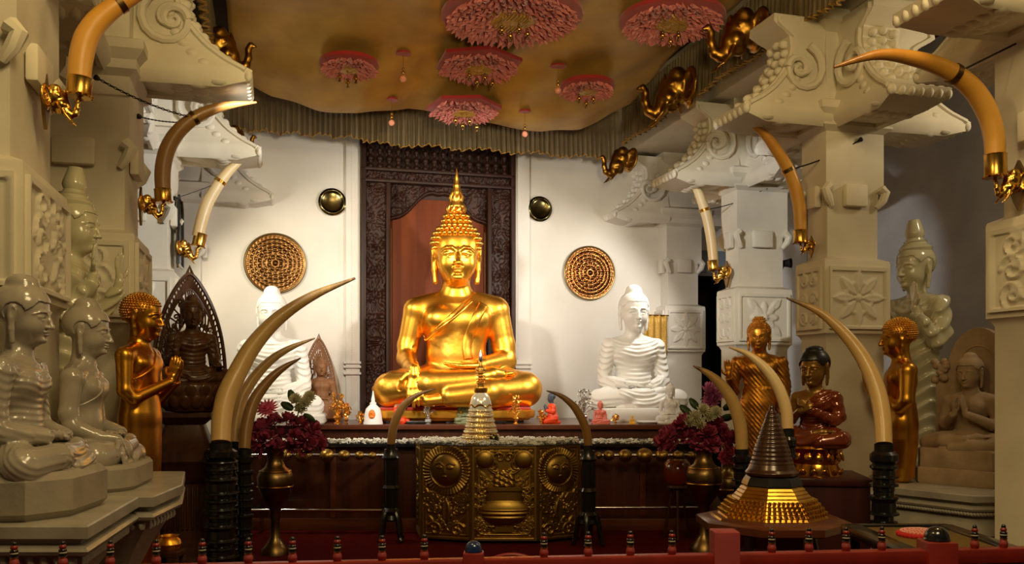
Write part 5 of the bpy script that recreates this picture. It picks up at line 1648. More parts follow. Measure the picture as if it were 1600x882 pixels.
def mounted(idx, v, upl, es, base, path, rpx, matn, side, elabel, tlabel, band, bandm='brass_dark', tipbias=0.0, wide=1.0):
    """elephant bracket on the column face u=upl plus the tusk that stands on its trunk"""
    rz = HALL + (PI / 2 if side > 0 else -PI / 2)
    pts = [Pv(px, py, v) for px, py in path]
    d0 = pts[0].y
    ferr_h = 20 * wide * d0 / F_PX
    b0 = Pv(base[0], base[1], v)          # underside of the ferrule
    trunk = Vector((side * 1.10 * es, 0, .20 * es))
    loc = b0 - (Vector((C15, S15, 0)) * trunk.x + Vector((0, 0, trunk.z)))
    u, vv = UV(loc); loc = Hc(upl + side * .02, vv, loc.z)
    # shift so that the trunk reaches the ferrule: scale follows the real gap
    gap = abs(UV(b0)[0] - (upl + side * .02))
    es = gap / 1.10
    loc = Hc(upl + side * .02, v, b0.z - .215 * es)
    e = elephant('elephant_bracket', loc, es, rz, elabel, 'bracket', 'brass')
    t = empty('mounted_tusk', b0, 0, tlabel, 'tusk')
    R0 = rpx * d0 / F_PX
    o, P_, R_ = tusk_mesh([p - b0 for p in pts], [R0 * q for q in TR], M[matn], 'tusk_shaft', t)
    ax = (P_[3] - P_[0]).normalized()
    b = MB(); q = ax.to_track_quat('Z', 'Y').to_matrix().to_4x4()
    hh = (P_[0]).length
    b.lathe([(0, -.0), (R0 * 1.05, 0), (R0 * 1.16, .01), (R0 * 1.1, .02), (R0 * 1.1, hh + .02), (R0 * 1.16, hh + .03), (R0 * 1.02, hh + .035)], 24, m=T(0, 0, 0) @ q)
    for k in range(12):
        a = 2 * PI * k / 12
        b.sphere((0, 0, 0), (R0 * .14, R0 * .2, R0 * .1), 6, 4, q @ T(R0 * 1.15 * math.cos(a), R0 * 1.15 * math.sin(a), .004))
    b.build('ferrule', M['brass'], t)
    i = int(band * (len(P_) - 1)); ax2 = (P_[i + 1] - P_[i - 1]).normalized(); q2 = ax2.to_track_quat('Z', 'Y').to_matrix().to_4x4()
    b = MB(); b.lathe([(R_[i] * 1.0, -R0 * .3), (R_[i] * 1.12, -R0 * .28), (R_[i] * 1.12, R0 * .28), (R_[i] * .98, R0 * .3)], 20, m=T(P_[i]) @ q2)
    b.build('band', M[bandm], t)
    return b0 + P_[i], R_[i]
def chain_to(p0, p1, sag, label, name='chain', r=.006, link_=True):
    o = empty(name, p0, 0, label, 'chain')
    n = 34; pts = []
    for i in range(n + 1):
        t = i / n
        q = (p1 - p0) * t; q.z -= sag * 4 * t * (1 - t)
        pts.append(q)
    b = MB()
    if link_:
        for i in range(n):
            a, c = pts[i], pts[i + 1]; d = (c - a); m_ = T((a + c) / 2) @ d.normalized().to_track_quat('X', 'Z').to_matrix().to_4x4() @ rotm((i % 2) * PI / 2, 0, 0)
            l = d.length * .62
            b.tube([(l * math.cos(t), l * .45 * math.sin(t), 0) for t in np.linspace(0, 2 * PI, 9)[:-1]], r * .55, 4, m_, closed=True)
    else: b.tube(pts, r, 6)
    b.build('links', M['blackiron'], o)
    b = MB(); b.lathe([(.016, 0), (.02, .01), (.012, .03), (0, .032)], 10, m=T(pts[-1]) @ (pts[-2] - pts[-1]).normalized().to_track_quat('Z', 'Y').to_matrix().to_4x4()); b.build('hook', M['blackiron'], o)
    return o
vL1, vL2, vL3 = 4.8, 6.72, 8.83
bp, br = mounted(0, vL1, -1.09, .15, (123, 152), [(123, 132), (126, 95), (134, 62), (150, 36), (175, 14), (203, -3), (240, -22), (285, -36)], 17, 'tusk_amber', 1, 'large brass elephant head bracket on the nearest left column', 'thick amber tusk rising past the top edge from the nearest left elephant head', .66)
bp, br = mounted(1, vL2, -.91, .16, (255, 317), [(255, 303), (254, 270), (260, 238), (275, 210), (300, 187), (330, 172), (362, 164), (401, 160)], 11.5, 'tusk_brown', 1, 'brass elephant head bracket on the second left column', 'brown tusk above the middle left elephant head curving toward the white bracket', .60)
chain_to(bp, Pv(148, 120, 6.2), .03, 'dark chain from the brown left tusk to the second left column')
chain_to(bp + Vector((.01, .02, -.02)), Hc(-.91, 6.72, Pv(222, 182, 6.72).z), .02, 'shorter dark chain sagging behind the brown left tusk', r=.005)
bp, br = mounted(2, vL3, -.87, .19, (309, 386), [(309, 370), (315, 345), (323, 320), (335, 298), (350, 276), (366, 259), (380, 249), (398, 239)], 9, 'tusk_cream', 1, 'smallest bright brass elephant head bracket on the rear left column', 'slim pale ivory tusk above the rear left elephant head', .52, 'brass')
chain_to(bp, Hc(-.87, 8.7, Pv(217, 222, 6.9).z - .05), .01, 'thin dark wire tying the pale left tusk back to the column', r=.004, link_=False)
vR1, vR2, vR3 = 4.35, 6.47, 8.67
bp, br = mounted(3, vR1, 4.3, .24, (1556, 278), [(1555, 250), (1553, 212), (1541, 172), (1515, 134), (1475, 107), (1425, 91), (1370, 86), (1303, 105)], 15, 'tusk_amber', -1, 'large brass elephant head bracket at the right edge on the nearest right column', 'largest amber tusk sweeping left from the elephant head at the right edge', .52)
chain_to(bp, Pv(1600, 62, 4.4), .0, 'dark wire tying the largest right tusk to the right edge column', r=.006, link_=False)
bp, br = mounted(4, vR2, 4.3, .2, (1251, 381), [(1251, 366), (1249, 325), (1242, 292), (1230, 262), (1214, 236), (1197, 213), (1180, 199), (1162, 188)], 9.5, 'tusk_amber', -1, 'brass elephant head bracket on the middle right column', 'amber tusk rising from the middle right elephant head', .42)
chain_to(bp, Pv(1347, 217, 6.28), .03, 'dark wire from the middle right tusk across the cream column', r=.006, link_=False)
bp, br = mounted(5, vR3, 4.73, .2, (1115, 423), [(1115, 412), (1112, 380), (1107, 350), (1100, 325), (1092, 303), (1084, 288), (1075, 275), (1063, 263)], 7.5, 'tusk_cream', -1, 'bright brass elephant head bracket on the white right column', 'slim pale tusk rising from the elephant head on the white right column', .42, 'brass')
chain_to(bp, Pv(1199, 293, 8.48), .04, 'thin dark wire from the pale right tusk to the white pillar', r=.005, link_=False)

# tusks standing on turned black stands
def floor_tusk(path, rpx, d, dtip, matn, label, tripod=False, wide=1.0, tlabel=None):
    n = len(path)
    p3 = [P(px, py, d + (dtip - d) * i / (n - 1)) for i, (px, py) in enumerate(path)]
    b0 = p3[0]
    t = empty('floor_tusk', b0, 0, label, 'tusk')
    R0 = rpx * d / F_PX
    tusk_mesh([p - b0 for p in p3], [R0 * q for q in TR], M[matn], 'tusk_shaft', t)
    s_ = empty('tusk_stand', (b0.x, b0.y, 0), rnd.uniform(0, 1), tlabel, 'stand')
    h = b0.z
    if not tripod:
        R = R0 * wide
        prof = [(R * 1.6, 0), (R * 1.7, .03), (R * 1.55, .05), (R * 1.5, .07)]
        u = .09; k = 0
        seq = [(1.15, .03), (1.55, .02), (1.2, .035), (1.6, .015), (1.25, .05), (1.5, .02), (1.05, .04), (1.62, .018), (1.3, .09), (1.55, .02), (1.1, .03)]
        while u < h - .14:
            r_, dz = seq[k % len(seq)]
            prof.append((R * r_, u)); prof.append((R * r_ * .98, u + dz * .7)); u += dz; k += 1
        prof += [(R * 1.2, h - .13), (R * 1.5, h - .11), (R * 1.5, h - .07), (R * 1.15, h - .05)]
        b = MB(); b.lathe(prof, 24); b.build('turned_column', M['black'], s_, ang=25)
    else:
        R = R0 * wide
        prof = [(R * 1.0, .2), (R * 1.5, .22), (R * 1.3, .26), (R * 1.6, .3), (R * 1.2, .33), (R * 1.25, .5), (R * 1.5, .52), (R * 1.2, .55), (R * 1.2, h - .15), (R * 1.5, h - .13), (R * 1.2, h - .1), (R * 1.1, h - .05)]
        b = MB(); b.lathe(prof, 20); b.build('turned_column', M['black'], s_, ang=25)
        for k in range(4):
            a = PI / 4 + k * PI / 2
            c, q = math.cos(a), math.sin(a)
            b = MB(); b.tube(catmull([(c * .01, q * .01, .32), (c * .06, q * .06, .30), (c * .10, q * .10, .2), (c * .125, q * .125, .06), (c * .15, q * .15, .014)], 5), [.032] * 5 + [.03] * 5 + [.026] * 5 + [.022] * 5 + [.018], 10)
            b.build('leg', M['black'], s_)
    b = MB(); b.lathe([(R0 * 1.04, h - .055), (R0 * 1.12, h - .05), (R0 * 1.12, h + .01), (R0 * 1.02, h + .012), (0, h + .011)] if 0 else [(R0 * 1.12, h - .06), (R0 * 1.12, h - .002)], 24)
    b.build('socket', M['blackiron'], s_)
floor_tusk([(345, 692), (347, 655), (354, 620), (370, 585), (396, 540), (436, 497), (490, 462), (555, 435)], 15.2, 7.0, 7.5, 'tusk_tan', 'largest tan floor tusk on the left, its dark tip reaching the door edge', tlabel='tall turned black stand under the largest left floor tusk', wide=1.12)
floor_tusk([(366, 692), (369, 660), (376, 628), (388, 604), (406, 580), (430, 558), (458, 542), (492, 529)], 8.8, 7.95, 8.3, 'tusk_tan', 'middle tan floor tusk curving behind the largest left one', tlabel='black turned stand half hidden behind the largest left tusk stand')
floor_tusk([(382, 702), (384, 675), (389, 650), (397, 627), (410, 607), (428, 587), (448, 572), (470, 560)], 9.2, 7.55, 7.8, 'tusk_brown', 'shortest of the left floor tusks, brown, ending before the white Buddha', tlabel='slim black turned stand beside the left flower vase')
floor_tusk([(611, 694), (613, 677), (617, 661), (623, 647), (631, 634), (642, 624), (658, 615), (681, 608)], 6.4, 8.6, 8.55, 'tusk_brown', 'small brown floor tusk left of the brass casket', tripod=True, tlabel='four legged black stand left of the brass casket', wide=1.5)
floor_tusk([(919, 696), (917, 678), (912, 662), (905, 648), (896, 635), (885, 625), (872, 617), (854, 611)], 6.4, 8.35, 8.3, 'tusk_brown', 'small brown floor tusk right of the brass casket', tripod=True, tlabel='four legged black stand right of the brass casket', wide=1.5)
floor_tusk([(1159, 702), (1158, 675), (1153, 650), (1145, 628), (1133, 609), (1119, 594), (1103, 582), (1083, 572)], 9.6, 7.9, 7.9, 'tusk_tan', 'tan floor tusk curving left in front of the right flower vases', tlabel='black turned stand beside the right flower vases')
floor_tusk([(1231, 671), (1229, 645), (1222, 620), (1211, 597), (1197, 578), (1181, 563), (1163, 551), (1139, 543)], 8.8, 6.0, 6.15, 'tusk_cream', 'pale floor tusk in front of the matt gilt standing Buddha', tlabel='slim black turned stand behind the brown bell stupa')
floor_tusk([(1381, 694), (1379, 655), (1373, 620), (1361, 585), (1342, 550), (1313, 515), (1277, 486), (1229, 466)], 12.6, 5.9, 6.3, 'tusk_tan', 'tallest right floor tusk passing before the praying gold Buddha', tlabel='black turned stand in front of the right marble pedestal', wide=1.12)
# ------------------------------------------------------------------ pedestals
def pedestal(name, poly, z, label, mat_, k=1.0, deep=.3):
    r = empty(name, (0, 0, 0), 0, label, 'pedestal')
    area = sum(poly[i][0] * poly[(i + 1) % len(poly)][1] - poly[(i + 1) % len(poly)][0] * poly[i][1] for i in range(len(poly)))
    sg = 1 if area > 0 else -1
    def fn(o):
        n = len(poly); out = []
        for i in range(n):
            p0, p1, p2 = Vector(poly[i - 1]), Vector(poly[i]), Vector(poly[(i + 1) % n])
            e1, e2 = (p1 - p0).normalized(), (p2 - p1).normalized()
            n1, n2 = Vector((e1.y, -e1.x)) * sg, Vector((e2.y, -e2.x)) * sg
            b_ = (n1 + n2); b_ = b_ / max(.5, b_.length_squared) * 2
            q = p1 + b_ * o
            out.append((q.x, q.y))
        return out
    b = MB(); b.stack(fn, [(-.01, z - .055), (0, z - .05), (0, z - .006), (-.006, z)]); b.build('top_slab', mat_, r)
    b = MB(); b.stack(fn, [(-.03, z - .075), (-.008, z - .085), (0, z - .10), (-.008, z - .115), (-.03, z - .125), (-.03, z - .05)][::1][:5]); b.build('roll_moulding', mat_, r)
    b = MB(); b.stack(fn, [(-deep + .12, 0), (-deep + .12, .12), (-deep + .02, .16), (-deep, .3), (-deep + .05, z * .5), (-deep + .16, z - .28), (-.06, z - .16), (-.04, z - .12), (-.035, z - .05)]); b.build('pedestal_body', mat_, r)
    return r, fn
pl1, fnA = pedestal('marble_pedestal', [(-1.605, 3.39), (-1.765, 4.235), (-2.22, 4.235), (-2.14, 3.90), (-2.9, 3.70), (-2.9, 3.39)], TZ_L, 'moulded stone pedestal in the left foreground under the larger marble Buddha', M['ped'])
pl2, fnB = pedestal('marble_pedestal', [(-1.70, 4.25), (-1.743, 4.74), (-1.98, 5.43), (-2.9, 5.43), (-2.9, 4.9), (-2.42, 4.9), (-2.24, 4.25)], TZ_L, 'moulded stone pedestal under the ground touching marble Buddha on the left', M['ped'])
for fn_, root_ in ((fnA, pl1), (fnB, pl2)):      # dentils below the roll
    pts = fn_(-.045); 
    for i in range(2 if root_ is pl2 else 2):
        a, c = (Vector(pts[i]), Vector(pts[i + 1])) if i == 0 else (Vector(pts[-1]), Vector(pts[0]))
        n = int((c - a).length / .05); b = MB()
        for k in range(n):
            q = a.lerp(c, (k + .5) / n); b.sphere((q.x, q.y, TZ_L - .145), (.02, .02, .026), 7, 5)
        b.build('dentil_row', M['ped'], root_)
PR = [(2.66, 6.97), (3.2, 6.22), (3.43, 6.22), (3.48, 6.02), (4.25, 5.95), (4.6, 8.3), (3.18, 8.3), (3.16, 7.25)]
pr_, fnR = pedestal('marble_pedestal', PR, TZ_R, 'long grey marble pedestal with shell carving under the right hand statues', M['ped'], deep=.14)
pts = fnR(-.02)
for i in (0, 1, 2, 3):
    a, c = Vector(pts[i]), Vector(pts[i + 1]); L = (c - a).length; n = max(3, int(L / .022)); b = MB()
    for k in range(n):
        q = a.lerp(c, (k + .5) / n); ang_ = math.atan2((c - a).y, (c - a).x)
        b.sphere((0, 0, 0), (.017, .012, .012), 7, 5, T(q.x, q.y, TZ_R - .135) @ rotm(0, 0, ang_) @ rotm(0, .7, 0))
    b.build('rope_moulding', M['ped'], pr_)
def shells(w, h):
    def fn(X, Z):
        H = 0 * X
        for cx in np.arange(-w / 2 + .1, w / 2, .2):
            for sg in (1,):
                x, z = X - cx, Z + h * .42
                r = np.hypot(x, z * .8); a = np.arctan2(z, x)
                H = np.where((r < .17) & (z > 0), np.maximum(H, .028 * (.4 + .6 * np.abs(np.sin(a * 6))) * sst(.17, .13, r)), H)
                H = np.maximum(H, .03 * bumpd(r - .165, .012) * (z > -.01))
        return H
    return fn
for i, hh in ((0, .40), (1, .4), (3, .4)):
    a, c = Vector(fnR(-.10)[i]), Vector(fnR(-.10)[i + 1]); w = (c - a).length
    relief('shell_carving', w, hh, shells(w, hh), M['ped'], pr_, max(20, int(w * 150)), 60, .03, ((a.x + c.x) / 2, (a.y + c.y) / 2, TZ_R - .37), math.atan2((c - a).y, (c - a).x))
# scrolled end of the right pedestal
b = MB()
c0 = Vector((2.66, 6.97))
for dx in (0, .07, .14):
    b.tube(catmull([(c0.x + dx, c0.y - .02 + .0 * dx - dx * .9, TZ_R - .07), (c0.x - .10 + dx, c0.y - dx * .9, TZ_R - .10), (c0.x - .13 + dx, c0.y - dx * .9, TZ_R - .22), (c0.x - .07 + dx, c0.y - dx * .9, TZ_R - .36), (c0.x - .02 + dx, c0.y - dx * .9, TZ_R - .45), (c0.x - .08 + dx, c0.y - dx * .9, TZ_R - .55), (c0.x - .08 + dx, c0.y - dx * .9, TZ_R - .74)], 5), [.07] * 6 + [.085] * 8 + [.06] * 9 + [.075] * 8, 12)
b.build('scroll_end', M['ped'], pr_)

# ------------------------------------------------------------------ plates on the back wall
def plate(px, py, rpx, label, mats, kind):
    p = Pv(px, py, VB - .02); R = rpx * p.y / F_PX
    o = empty('wall_plate', p, HALL, label, 'plate')
    nr, na = (64, 180) if kind else (28, 64)
    def hgt(r, a):
        q = r / R
        if kind:
            h_ = .035 * (1 - q) ** .8 + .012 * math.exp(-((q - .98) / .03) ** 2)
            for c_, w_, n_, am in ((.90, .045, 40, .009), (.78, .05, 30, .012), (.64, .045, 24, .010), (.50, .06, 18, .014), (.35, .05, 12, .010), (.2, .06, 8, .014)):
                e = max(0, 1 - ((q - c_) / w_) ** 2)
                h_ += am * e * abs(math.cos(n_ * a / 2 + c_ * 9)) + .004 * math.exp(-((q - c_ - w_) / .012) ** 2)
            h_ += .02 * max(0, 1 - (q / .09) ** 2)
            return h_
        return .02 + .014 * math.exp(-((q - .9) / .1) ** 2) - .012 * max(0, 1 - (q / .75) ** 2)
    vs, fs = [], []
    for j in range(nr + 1):
        r = R * j / nr
        for i in range(na):
            a = 2 * PI * i / na
            vs.append((r * math.cos(a), -hgt(r, a), r * math.sin(a)))
    for j in range(nr):
        for i in range(na):
            k = (i + 1) % na
            fs.append((j * na + i, j * na + k, (j + 1) * na + k, (j + 1) * na + i))
    b = MB(); b.add(vs, fs); b.build('dish', M[mats], o, ang=60)
    b = MB(); b.tube(ring(R, R, 48, (0, -.012, 0), 'y'), .012, 8, closed=True); b.build('rim', M['brass_dark'] if kind else M[mats], o)
    b = MB(); b.tube([(0, 0, R * .6), (0, .02, R * .6)], .02, 6); b.build('hanger', M['blackiron'], o)
plate(430, 412, 46, 'large embossed copper plate on the wall above the left white Buddha', 'copper', 1)
plate(519, 316, 20, 'small dark metal dish high on the wall left of the door', 'dishmetal', 0)
plate(843, 327, 18.5, 'small dark brass dish high on the wall right of the door', 'dishmetal', 0)
plate(921, 427, 41, 'large shiny reddish embossed copper plate on the wall above the right white Buddha', 'copper_red', 1)

# ------------------------------------------------------------------ flowers
def petal(b, m, L, W, cup=.25, n=3):
    vs, fs = [], []
    for j in range(n + 1):
        t = j / n
        w = W * math.sin(PI * min(.98, .12 + .8 * t)) ** .8
        for q in (-1, 0, 1): vs.append((t * L, q * w, cup * L * t * t + abs(q) * .25 * w))
    for j in range(n):
        for q in range(2):
            a = j * 3 + q
            fs.append((a, a + 1, a + 4, a + 3))
    b.add(vs, fs, m)
def bloom_mesh(kind, R, seed):
    b = MB(); rd = random.Random(seed)
    if kind == 'ball':
        for i in range(46):
            z = -.5 + 1.5 * (i + .5) / 46; a = i * 2.4; q = math.sqrt(max(0, 1 - z * z))
            d = Vector((q * math.cos(a), q * math.sin(a), z))
            petal(b, T(d * R * .35) @ d.to_track_quat('X', 'Z').to_matrix().to_4x4() @ rotm(rd.uniform(-.6, .6), rd.uniform(-.5, .2), 0), R * rd.uniform(.6, .8), R * .30, .3)
    elif kind == 'dahlia':
        for row in range(6):
            n = 16 - row * 2
            for i in range(n):
                a = 2 * PI * (i + .5 * (row % 2)) / n
                petal(b, rotm(0, 0, a) @ rotm(0, -.05 - row * .24, 0) @ T(R * .08, 0, row * R * .05), R * (1 - row * .11), R * .13, .12)
    elif kind == 'mum':
        for i in range(60):
            z = -.2 + 1.2 * (i + .5) / 60; a = i * 2.4; q = math.sqrt(max(0, 1 - z * z))
            d = Vector((q * math.cos(a), q * math.sin(a), z))
            petal(b, T(d * R * .2) @ d.to_track_quat('X', 'Z').to_matrix().to_4x4() @ rotm(0, -.2, 0), R * .85, R * .15, .35)
    else:
        for row, (n, rr, tilt) in enumerate(((5, 1.0, -.25), (4, .75, -.7), (3, .45, -1.1))):
            for i in range(n):
                petal(b, rotm(0, 0, 2 * PI * (i + row * .4) / n + rd.uniform(-.2, .2)) @ rotm(0, tilt + rd.uniform(-.15, .15), 0), R * rr, R * rr * .42, .25)
    return b
def flower(kind, R, matn, p, d, label, group=None, seed=0, stem_to=None, cache={}):
    key = (kind, round(R, 4), matn)
    if key in cache and stem_to is None:
        o = cache[key].copy(); COL.objects.link(o)
        for ch in list(cache[key].children):
            c_ = ch.copy(); COL.objects.link(c_); c_.parent = o
    else:
        o = empty('flower', (0, 0, 0))
        bloom_mesh(kind, R, seed).build('bloom', M[matn], o, ang=180)
        b = MB(); e = Vector((0, 0, -R * 2.2)) if stem_to is None else Vector(stem_to)
        b.tube([(0, 0, 0), e * .5, e], R * .05 if stem_to is None else .004, 5); b.build('stem', M['leaf'], o)
        if stem_to is None: cache[key] = o
    o.location = p
    o.rotation_mode = 'QUATERNION'
    q = Vector(d).normalized().to_track_quat('Z', 'Y')
    if stem_to is None: q = q @ Euler((0, 0, rnd.uniform(0, 6))).to_quaternion(); o.rotation_quaternion = q
    tag(o, label, 'flower', group)
    return o
def vase(px, d, prof, label, matn='brass_dark'):
    o = empty('flower_vase', Vector(((px - HX) * d / F_PX, d, 0)), 0, label, 'vase')
    k = d / F_PX; fl = CAMZ
    pr = [(r * k, CAMZ - (y - HY) * k) for r, y in prof]
    z0 = pr[0][1]
    pr = [(r, z - z0) for r, z in pr]
    b = MB(); b.lathe(pr, 32); b.build('vase_body', M[matn], o, ang=50)
    for r, z in (pr[len(pr) // 2], pr[len(pr) // 2 + 2]):
        b = MB(); b.tube(ring(r * 1.01, r * 1.01, 32, (0, 0, z)), .006, 6, closed=True); b.build('ring', M['brass'], o)
    return o, pr[-1][1]
VP = [(22, 868), (21, 860), (14, 852), (8, 842), (7, 815), (10, 808), (8, 800), (14, 790), (22, 778), (27, 762), (28, 748), (24, 738), (16, 732), (12, 722), (13, 708), (18, 702), (16, 703), (11, 712)]
dv = 8.0
v1, zt = vase(430, dv, VP, 'tall tarnished brass flower vase on the left holding maroon blooms')
kv = dv / F_PX
GR1 = 'maroon blooms in the left vase'
rd = random.Random(3)
def at_px(px, py, d): return P(px, py, d)
spots = [(410, 668), (428, 660), (448, 658), (470, 664), (488, 672), (400, 690), (420, 686), (440, 680), (462, 684), (482, 690), (497, 692), (410, 704), (452, 700), (432, 700), (474, 702), (395, 672)]
for i, (px, py) in enumerate(spots):
    p = at_px(px, py, dv + rd.uniform(-.1, .1))
    flower('ball', 14.5 * kv, 'maroonflower', p, p - at_px(440, 720, dv) + Vector((0, -.1, 0)), 'maroon bloom in the bunch filling the left brass vase', GR1, 3)
flower('dahlia', 17 * kv, 'pinkflower', at_px(418, 640, dv - .05), (-.1, -.7, .6), 'single bright pink pointed flower above the left maroon bunch', None, 2)
for i, (px, py) in enumerate(((462, 626), (478, 630), (470, 640), (484, 622))):
    flower('mum', 11 * kv, 'whiteflower', at_px(px, py, dv + .02 * i), (.1, -.8, .5), 'cream white bloom in the cluster above the left maroon bunch', 'cream blooms above the left vase', 4)
def leaf_obj(px, py, d, ang_, L, label, grp):
    b = MB(); petal(b, T(at_px(px, py, d)) @ rotm(0, -ang_, 0) @ rotm(-1.2, 0, 0), L, L * .3, .15, 5)
    o = b.build('leaf', M['leaf'], None, ang=180); so_ = o.modifiers.new('thick', 'SOLIDIFY'); so_.thickness = .002
    tag(o, label, 'leaf', grp)
for a in ((460, 630, 1.9), (458, 640, 2.6), (474, 648, 5.6), (462, 650, 4.6)):
    leaf_obj(a[0], a[1], dv, a[2], 22 * kv, 'dark green leaf under the cream blooms of the left vase', 'leaves of the left vase')
b = MB(); b.tube([at_px(468, 640, dv), at_px(462, 660, dv + .02), at_px(450, 690, dv)], .006, 6); tag(b.build('stem', M['leaf']), 'dark green stem rising from the left maroon bunch to the cream blooms', 'stem')
dv2 = 8.15
v2, zt = vase(1100, dv2, [(r, y - 5) for r, y in VP], 'tarnished brass flower vase right of the altar holding maroon and cream blooms')
v3, zt = vase(1139, 8.55, [(r * .8, 845 - (845 - y) * .8) for r, y in VP], 'smaller tarnished brass vase half hidden behind the right flower vase')
kv = dv2 / F_PX
spots = [(1045, 680), (1060, 672), (1075, 684), (1052, 692), (1085, 668), (1105, 678), (1124, 674), (1138, 684), (1092, 692), (1112, 694), (1130, 694), (1070, 662), (1118, 664), (1036, 692)]
for i, (px, py) in enumerate(spots):
    p = at_px(px, py, dv2 + rd.uniform(-.1, .1))
    flower('ball', 15 * kv, 'maroonflower', p, p - at_px(1092, 720, dv2) + Vector((0, -.1, 0)), 'maroon bloom in the bunch filling the right brass vase', 'maroon blooms in the right vase', 3)
for px, py in ((1098, 642), (1085, 652), (1108, 652), (1092, 664), (1118, 646), (1076, 660)):
    flower('mum', 11 * kv, 'whiteflower', at_px(px, py, dv2 - .04), (rd.uniform(-.3, .3), -.8, .5), 'cream white bloom in the cluster on the right vase', 'cream blooms on the right vase', 4)
for px, py in ((1108, 612), (1120, 618), (1112, 628)):
    flower('mum', 15 * kv, 'lilacflower', at_px(px, py, dv2 + .15), (rd.uniform(-.3, .3), -.8, .4), 'lilac pink bloom in the topmost cluster behind the right cream flowers', 'lilac blooms above the right vase', 5)
for a in ((1092, 640, 2.2), (1088, 655, 2.9), (1130, 640, .4), (1126, 655, .1), (1080, 648, 2.4)):
    leaf_obj(a[0], a[1], dv2 + .05, a[2], 22 * kv, 'dark green leaf among the flowers of the right vase', 'leaves of the right vase')
for px, py in ((1140, 706), (1132, 716), (1146, 716)):
    flower('ball', 11 * kv, 'pinkflower', at_px(px, py, 8.5), (.1, -.8, .4), 'dusky pink bloom in the small vase behind the right flower vase', 'pink blooms in the small right vase', 6)

# ------------------------------------------------------------------ small things along the altar
def foil_tree(px, pyb, h_px, w_px, d, matn, label, seed, vase_m=None, dense=40):
    k = d / F_PX
    o = empty('foil_flower_vase', Vector(((px - HX) * d / F_PX, d, ALT)), 0, label, 'ornament')
    vh = h_px * .28 * k; R = w_px * .2 * k
    b = MB(); b.lathe([(R * .8, 0), (R * .85, vh * .08), (R * .3, vh * .25), (R * .9, vh * .6), (R, vh * .75), (R * .7, vh * .9), (R * .9, vh)], 20); b.build('vase_body', M[vase_m or matn], o)
    rd = random.Random(seed); b = MB(); fl_ = MB()
    for i in range(dense):
        a = rd.uniform(0, 2 * PI); t = rd.random()
        zz = vh + (h_px * k - vh) * (.15 + .85 * t); rr = w_px * .5 * k * (1 - .55 * t) * math.sqrt(rd.random())
        p = Vector((rr * math.cos(a), rr * math.sin(a) * .7, zz))
        b.tube([(0, 0, vh * .9), (p.x * .4, p.y * .4, (zz + vh) * .5), p], .0022, 4)
        s_ = rd.uniform(1.6, 2.6) * k
        m = T(p) @ rotm(rd.uniform(-1, 1), rd.uniform(-1, 1), rd.uniform(0, 6))
        for q in range(5): petal(fl_, m @ rotm(0, -.4, 2 * PI * q / 5), s_ * 1.5, s_ * .6, .2, 2)
        fl_.sphere(tuple(p), s_ * .5, 6, 4)
    b.build('stems', M[matn], o); fl_.build('foil_flowers', M[matn], o, ang=60)
foil_tree(527, 658, 48, 34, 9.66, 'goldfoil', 'gold foil flower arrangement in a small vase left of the white bell figurine', 1)
foil_tree(541, 658, 30, 18, 9.75, 'goldfoil', 'orange gold foil blossoms tucked behind the left gold foil vase', 8)
foil_tree(563, 659, 18, 17, 9.62, 'goldfoil', 'tiny round gold foil flower ball beside the white bell figurine', 2, dense=26)
foil_tree(669, 662, 46, 20, 9.62, 'silver', 'small silver foil tree on the altar before the gold plinth', 3, 'silver', 30)
foil_tree(806, 662, 42, 22, 9.62, 'goldfoil', 'slim gold foil flower vase before the right end of the gold plinth', 4)
foil_tree(846, 660, 20, 17, 9.66, 'goldfoil', 'tiny gold foil flower ball beside the blue headed monk figurine', 5, dense=26)
foil_tree(912, 662, 52, 32, 9.8, 'silver', 'silver foil bush of buds left of the pink figurine', 6, 'silver', 44)
foil_tree(962, 664, 14, 13, 9.62, 'goldfoil', 'tiny gold foil flower between the pink and yellow figurines', 7, dense=20)
ob = empty('bell_figurine', Vector(((583 - HX) * 9.61 / F_PX, 9.61, ALT)), 0, 'white bell shaped stupa figurine with an orange oval relief', 'figurine')
k = 9.72 / F_PX
b = MB(); b.lathe([(15 * k, 0), (15 * k, 2 * k), (14 * k, 5 * k), (13.2 * k, 16 * k), (11 * k, 24 * k), (6 * k, 29 * k), (5 * k, 30 * k), (5 * k, 33 * k), (3.2 * k, 34 * k), (2.6 * k, 40 * k), (1.6 * k, 45 * k), (.5 * k, 51 * k), (0, 51.5 * k)], 28); b.build('bell', M['plaster_white'], ob)
b = MB(); b.sphere((0, -12.2 * k, 15 * k), (5.4 * k, 2.6 * k, 8 * k), 14, 10); b.sphere((0, -13.4 * k, 11.5 * k), (4.2 * k, 2.4 * k, 2.6 * k), 12, 8); b.sphere((0, -14.2 * k, 17.5 * k), (1.9 * k, 1.6 * k, 2.2 * k), 10, 8); b.build('oval_relief', M['orange'], ob)
dk = empty('white_dish', Vector(((1012 - HX) * 9.72 / F_PX, 9.72, ALT)), 0, 'flat white dish lying on the altar before the right white Buddha', 'dish')
b = MB(); b.lathe([(14 * k, 0), (17 * k, 2 * k), (18 * k, 3.5 * k), (16 * k, 4 * k), (0, 3.4 * k)], 28); b.build('dish_body', M['plaster_white'], dk)
dk = empty('glass_cup', Vector(((669 - HX) * 9.54 / F_PX, 9.535, ALT)), 0, 'tiny clear glass cup at the altar edge below the silver foil tree', 'cup')
b = MB(); b.lathe([(4.5 * k, 0), (5.5 * k, .6 * k), (2 * k, 1.6 * k), (4.6 * k, 4 * k), (5 * k, 8 * k), (4.6 * k, 8 * k), (4.2 * k, 4.4 * k), (0, 3 * k)], 18); b.build('cup_body', mat('clear glass', (.9, .9, .88), .05, 0, trans=.8), dk)
